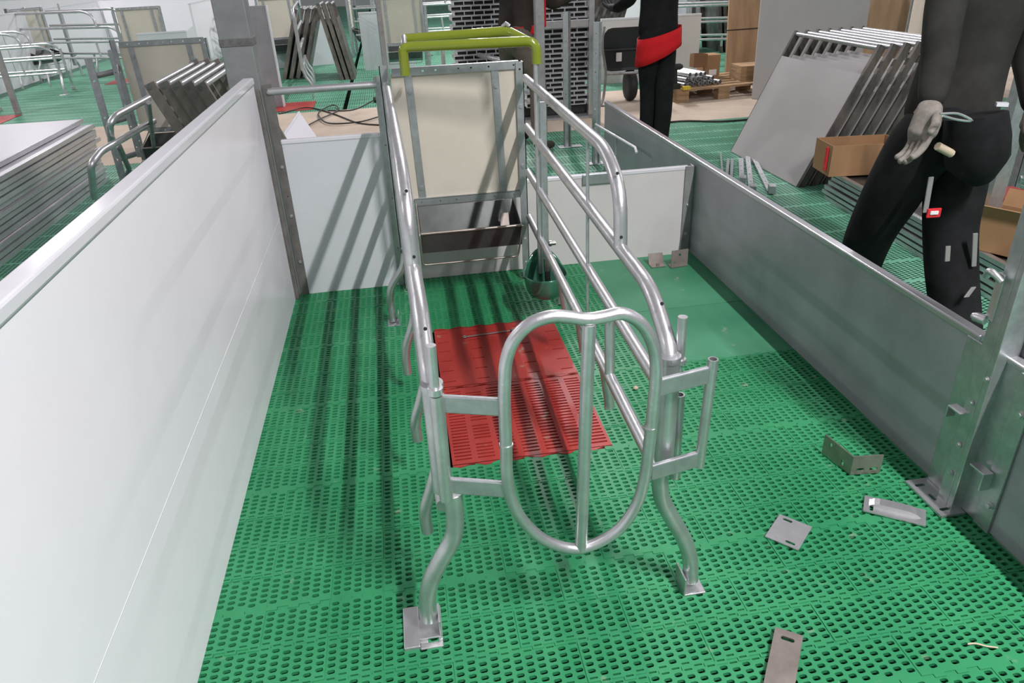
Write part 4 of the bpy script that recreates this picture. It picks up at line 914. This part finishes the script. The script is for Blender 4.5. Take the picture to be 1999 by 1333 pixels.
# ------------------------------------------------------------------ people
def skin(name, pts, edges, m, parent, root=0, sub=2):
    """one continuous limb surface grown over a skeleton: pts = [(pos, rx, ry)]"""
    off = Vector((0, 0, 0)); q = parent
    while q: off += q.location; q = q.parent
    me = bpy.data.meshes.new(name); me.from_pydata([tuple(Vector(p[0]) - off) for p in pts], edges, []); me.update()
    o = bpy.data.objects.new(name, me); COL.objects.link(o); o.parent = parent
    md = o.modifiers.new('skin', 'SKIN'); md.use_smooth_shade = True
    for i, p in enumerate(pts):
        d = me.skin_vertices[0].data[i]; d.radius = (p[1], p[2] if len(p) > 2 else p[1]); d.use_root = (i == root)
    sb = o.modifiers.new('sub', 'SUBSURF'); sb.levels = sub; sb.render_levels = sub
    me.materials.append(M[m]); return o
def lerp(a, b, t): return Vector(a) * (1 - t) + Vector(b) * t
def person(label, hip, face, legs, chest, arms, trousers='cloth', jacket='jacket', shoe='black', glove='gloved', gloved=True, head_turn=(0, 0), hair='hair', wide=1.0, hand=1.0, loose=1.0):
    """hip centre, facing direction (unit xy), legs [(knee, ankle)], chest centre, arms [(elbow, wrist, handdir)] left then right of facing"""
    f = Vector((face[0], face[1], 0)).normalized(); r = Vector((f.y, -f.x, 0)); hip = Vector(hip); chest = Vector(chest)
    t = thing('person', label, 'person', (hip.x, hip.y, 0))
    up = (chest - hip).normalized()
    neck = chest + up * .20; head = neck + up * .155 + f * .025
    hips = [hip - r * .09, hip + r * .09]; sh = [chest + up * .15 - r * .18, chest + up * .15 + r * .18]
    # body: trunk, neck, head, arms and legs in one surface
    pts = [(hip, .10, .09), (lerp(hip, chest, .5), .105, .085), (chest, .12, .09), (neck - up * .04, .06, .055), (neck + up * .03, .05, .05), (head - up * .07, .070, .078), (head - up * .01, .092, .105), (head + up * .07, .088, .102), (head + up * .125, .045, .05)]
    ed = [(0, 1), (1, 2), (2, 3), (3, 4), (4, 5), (5, 6), (6, 7), (7, 8)]
    for i in (0, 1):
        k, a = Vector(legs[i][0]), Vector(legs[i][1]); b = len(pts)
        pts += [(hips[i] - up * .03, .07), (k, .05), (a, .038)]; ed += [(0, b), (b, b + 1), (b + 1, b + 2)]
        e, w = Vector(arms[i][0]), Vector(arms[i][1]); b = len(pts)
        pts += [(sh[i], .05), (e, .038), (w, .026)]; ed += [(2, b), (b, b + 1), (b + 1, b + 2)]
    body = skin('body', pts, ed, 'skin', t)
    # face and hair
    fc = MB(); fc.tube([head + f * .078 + up * .015, head + f * .098 - up * .012, head + f * .09 - up * .022], [.008, .013, .008], 8); fc.build('nose', 'skin', body)
    for s in (-1, 1):
        eo = MB(); eo.tube([head + f * .066 + r * s * .03 + up * .012, head + f * .080 + r * s * .03 + up * .012, head + f * .083 + r * s * .03 + up * .012], [.008, .007, .003], 10).build('eye', 'white', body)
        MB().tube([head + r * s * .070 - f * .01 + up * .02, head + r * s * .086 - f * .02 + up * .005, head + r * s * .072 - f * .005 - up * .03], [.012, .018, .008], 8).build('ear', 'skin', body)
    MB().tube([head + f * .078 - up * .045 - r * .024, head + f * .086 - up * .047, head + f * .078 - up * .045 + r * .024], .005, 8).build('mouth', 'redcloth', body)
    hm = MB(); n = 16; vs = []; rings = ((-.03, .092), (.03, .102), (.08, .098), (.12, .074), (.142, .02))
    for zz, rr in rings:
        for j in range(n):
            a = 2 * PI * j / n; ff = math.cos(a); g_ = -.004 + (.0 if ff < .3 else (.045 if zz < .03 else .0))
            vs.append(head + up * (zz + (g_ if ff > .3 else 0)) + f * (ff * rr * 1.08 - .008) + r * math.sin(a) * rr * .92)
    hm.add(vs, [(i * n + j, i * n + (j + 1) % n, (i + 1) * n + (j + 1) % n, (i + 1) * n + j) for i in range(len(rings) - 1) for j in range(n)] + [tuple(range((len(rings) - 1) * n, len(rings) * n))], True); hm.build('hair', hair, t)
    # trousers
    pts = [(hip + up * .10, .14 * wide, .13), (hip - up * .03, .135 * wide, .13)]; ed = [(0, 1)]
    for i in (0, 1):
        k, a = Vector(legs[i][0]), Vector(legs[i][1]); b = len(pts); h_ = hips[i] - up * .08
        pts += [(h_, .105 * loose, .10 * loose), (lerp(h_, k, .5), .092 * loose), (k + (h_ - k) * .06, .080 * loose), (lerp(k, a, .12) + f * -.004, .078 * loose), (lerp(k, a, .45) - f * .012, .076 * loose), (lerp(k, a, .85), .070 * loose), (a - (k - a).normalized() * .03, .072 * loose)]
        ed += [(1, b)] + [(b + j, b + j + 1) for j in range(6)]
    tr_ = skin('trousers', pts, ed, trousers, t)
    # jacket
    pts = [(hip - up * .06 , .175, .135), (hip + up * .06, .172, .135), (lerp(hip, chest, .45), .158, .125), (lerp(hip, chest, .8), .165, .125), (chest + up * .10, .155, .115), (chest + up * .19, .075, .07)]; ed = [(0, 1), (1, 2), (2, 3), (3, 4), (4, 5)]
    for i in (0, 1):
        e, w = Vector(arms[i][0]), Vector(arms[i][1]); b = len(pts)
        pts += [(lerp(chest + up * .12, sh[i], .8), .085), (lerp(sh[i], e, .45), .070), (e, .060), (lerp(e, w, .5), .052), (w, .046)]; ed += [(4, b)] + [(b + j, b + j + 1) for j in range(4)]
    jk = skin('jacket', pts, ed, jacket, t)
    # shoes
    for i in (0, 1):
        a = Vector(legs[i][1]); g_ = a.z
        pts = [(Vector((a.x, a.y, g_)) , .05), (Vector((a.x, a.y, max(.055, g_ - .05))) - f * .02, .05, .048), (Vector((a.x, a.y, max(.05, g_ - .055))) + f * .06, .046, .042), (Vector((a.x, a.y, max(.042, g_ - .06))) + f * .15, .046, .036), (Vector((a.x, a.y, max(.035, g_ - .065))) + f * .19, .034, .026)]
        skin('shoe', pts, [(0, 1), (1, 2), (2, 3), (3, 4)], shoe, t)
    # hands with five fingers
    for i in (0, 1):
        w = Vector(arms[i][1]); e = Vector(arms[i][0]); d = Vector(arms[i][2]).normalized() if len(arms[i]) > 2 else (w - e).normalized()
        s = -1 if i == 0 else 1
        side = d.cross(Vector(arms[i][3]) if len(arms[i]) > 3 else r * s).normalized(); palm = side.cross(d).normalized()   # side: across knuckles; palm: inward normal
        q = hand
        pts = [(w - d * .03, .033 * q, .030 * q), (w + d * .04 * q, .040 * q, .024 * q), (w + d * .080 * q, .043 * q, .020 * q)]; ed = [(0, 1), (1, 2)]
        for k, (o_, ln) in enumerate(((-.032, .070), (-.011, .080), (.011, .074), (.032, .058))):
            b = len(pts); base = w + (d * .090 + side * o_) * q; ln *= q
            pts += [(base, .0115 * q), (base + d * ln * .45 + palm * .008 * q, .0105 * q), (base + d * ln * .8 + palm * .022 * q, .0095 * q), (base + d * ln * .98 + palm * .036 * q, .0085 * q)]; ed += [(2, b), (b, b + 1), (b + 1, b + 2), (b + 2, b + 3)]
        b = len(pts); th = w + (d * .030 - side * .036) * q
        pts += [(th, .014 * q), (th + (d * .034 - side * .022 + palm * .012) * q, .012 * q), (th + (d * .066 - side * .026 + palm * .026) * q, .010 * q)]; ed += [(1, b), (b, b + 1), (b + 1, b + 2)]
        skin('glove' if gloved else 'hand', pts, ed, glove if gloved else 'skin', t, sub=2)
    return t, body, tr_, jk, f, r, up
def hem(center, u, v, n, ru, rv, h_, m, parent, name, dip=(0, 0)):
    """soft cloth tube showing under a jacket"""
    mb = MB(); k = 28; vs = []
    for lv in range(4):
        q = lv / 3
        for j in range(k):
            a = 2 * PI * j / k; w = 1 + .02 * math.sin(7 * a + lv) * (1 - q)
            vs.append(Vector(center) + u * math.cos(a) * ru * w * (1.04 - .05 * q) + v * math.sin(a) * rv * w * (1.04 - .05 * q) + n * (h_ * q) - n * ((dip[0] * math.cos(a) + dip[1] * math.sin(a)) * (1 - .45 * q)))
    mb.add(vs, [(i * k + j, i * k + (j + 1) % k, (i + 1) * k + (j + 1) % k, (i + 1) * k + j) for i in range(3) for j in range(k)], True)
    o = mb.build(name, m, parent); sd = o.modifiers.new('s', 'SOLIDIFY'); sd.thickness = .006; return o
# worker with red shirt hem, back to us, arms lifted forward
p2, b2, t2, j2, f, r, up = person('person in black work clothes with a red shirt hem showing, standing by the black wheelbarrow', (2.11, 6.05, .90), (-.35, .94), [((2.07, 6.10, .50), (2.06, 6.06, .09)), ((2.17, 6.00, .50), (2.15, 5.96, .09))], (2.13, 6.10, 1.28),
    [((1.92, 6.20, 1.16), (1.88, 6.46, 1.08), (-.2, .9, .15), (0, 0, 1)), ((2.33, 6.25, 1.17), (2.12, 6.48, 1.18), (-.5, .8, .2))], jacket='cloth', hand=1.15)
hem((2.12, 6.04, .75), X, Y, Z, .178, .155, .17, 'redcloth', t2, 'shirt_hem', (-.085, .0))
# worker in brown bending over the grates, facing right
p1, b1, t1, j1, f, r, up = person('person in brown work trousers and dark jacket standing behind the tall steel post', (1.03, 6.45, .93), (.75, .65), [((1.02, 6.62, .50), (1.00, 6.60, .09)), ((1.20, 6.38, .50), (1.16, 6.20, .09))], (1.06, 6.50, 1.27),
    [((1.05, 6.80, 1.18), (1.28, 6.95, 1.16), (.8, .3, 0)), ((1.33, 6.45, 1.14), (1.56, 6.62, 1.20), (.8, .4, 0))], trousers='brown', jacket='brownd', shoe='brownd')
hem((1.03, 6.45, .90), X, Y, Z, .172, .132, .08, 'redcloth', t1, 'shirt_hem', (-.02, .02))
mb = MB(); mb.obox((1.205, 6.30, .98), (.06, .03, 0), (-.01, .02, 0), (0, 0, .26)); mb.build('red_cloth', 'redcloth', t1, .01)
mb = MB(); mb.obox((1.19, 6.27, .66), (.05, .02, 0), (-.01, .02, 0), (.0, 0, .10)); mb.build('pocket_mark', 'redcloth', t1, .01)
# worker striding on the right with grey gloves
wr = at(1815, 212, y=2.33); hd = at(1788, 300, y=2.27) - wr
p3, b3, t3, j3, f, r, up = person('person in black work clothes striding past the low grey partition, one grey glove hanging down', (2.01, 2.50, .90), (.12, -.99), [((2.085, 2.45, .50), (2.07, 2.24, .095)), ((1.89, 2.63, .47), (2.00, 2.84, .12))], (2.08, 2.56, 1.28),
    [((2.36, 2.60, 1.10), (2.30, 2.42, .92), (-.2, -.5, -.7)), ((1.86, 2.42, 1.10), tuple(wr), tuple(hd), (-1, -.15, -.2))], jacket='jacket', glove='glove', wide=1.2, hand=1.25, loose=1.32)
mb = MB(); mb.tube([at(1905, 225, y=2.30), at(1905, 270, y=2.285), at(1907, 310, y=2.285), at(1912, 345, y=2.30)], [.095, .105, .10, .05], 16); mb.build('tool_pouch', 'cloth', p3)
mb = MB(); mb.tube([at(1830, 285, y=2.26), at(1858, 300, y=2.26)], .014, 8); mb.build('held_block', 'twig', p3)
MB().tube(smooth([at(a, b, y=2.18) for a, b in ((1835, 222), (1870, 222), (1898, 236), (1870, 234), (1840, 226))], 4), .004, 8).build('wire_loop', 'galv', p3)
mb = MB(); mb.obox(at(1945, 208, y=2.24), (.045, 0, -.004), (.01, .02, 0), (0, 0, .012)); mb.build('white_tool', 'cap', p3)
qy = 2.335
MB().obox(at(1806, 425, y=qy - .015), (.052, -.004, 0), (0, -.008, 0), (0, 0, .036)).build('thigh_patch', 'red', t3, .004)
MB().obox(at(1814, 419, y=qy - .023), (.03, -.003, 0), (0, -.006, 0), (0, 0, .014)).build('patch_badge', 'white', t3, .002)
for (a, b, yy) in (((1812, 345), (1800, 415), qy), ((1898, 455), (1895, 520), qy - .04), ((1845, 480), (1843, 510), qy - .05), ((1895, 560), (1880, 580), 2.22)):
    a = at(*a, y=yy); b = at(*b, y=yy - .01); MB().obox(a, (.02, 0, .0), b - a, (0, -.006, 0)).build('grey_strip', 'grstripe', t3, .002)
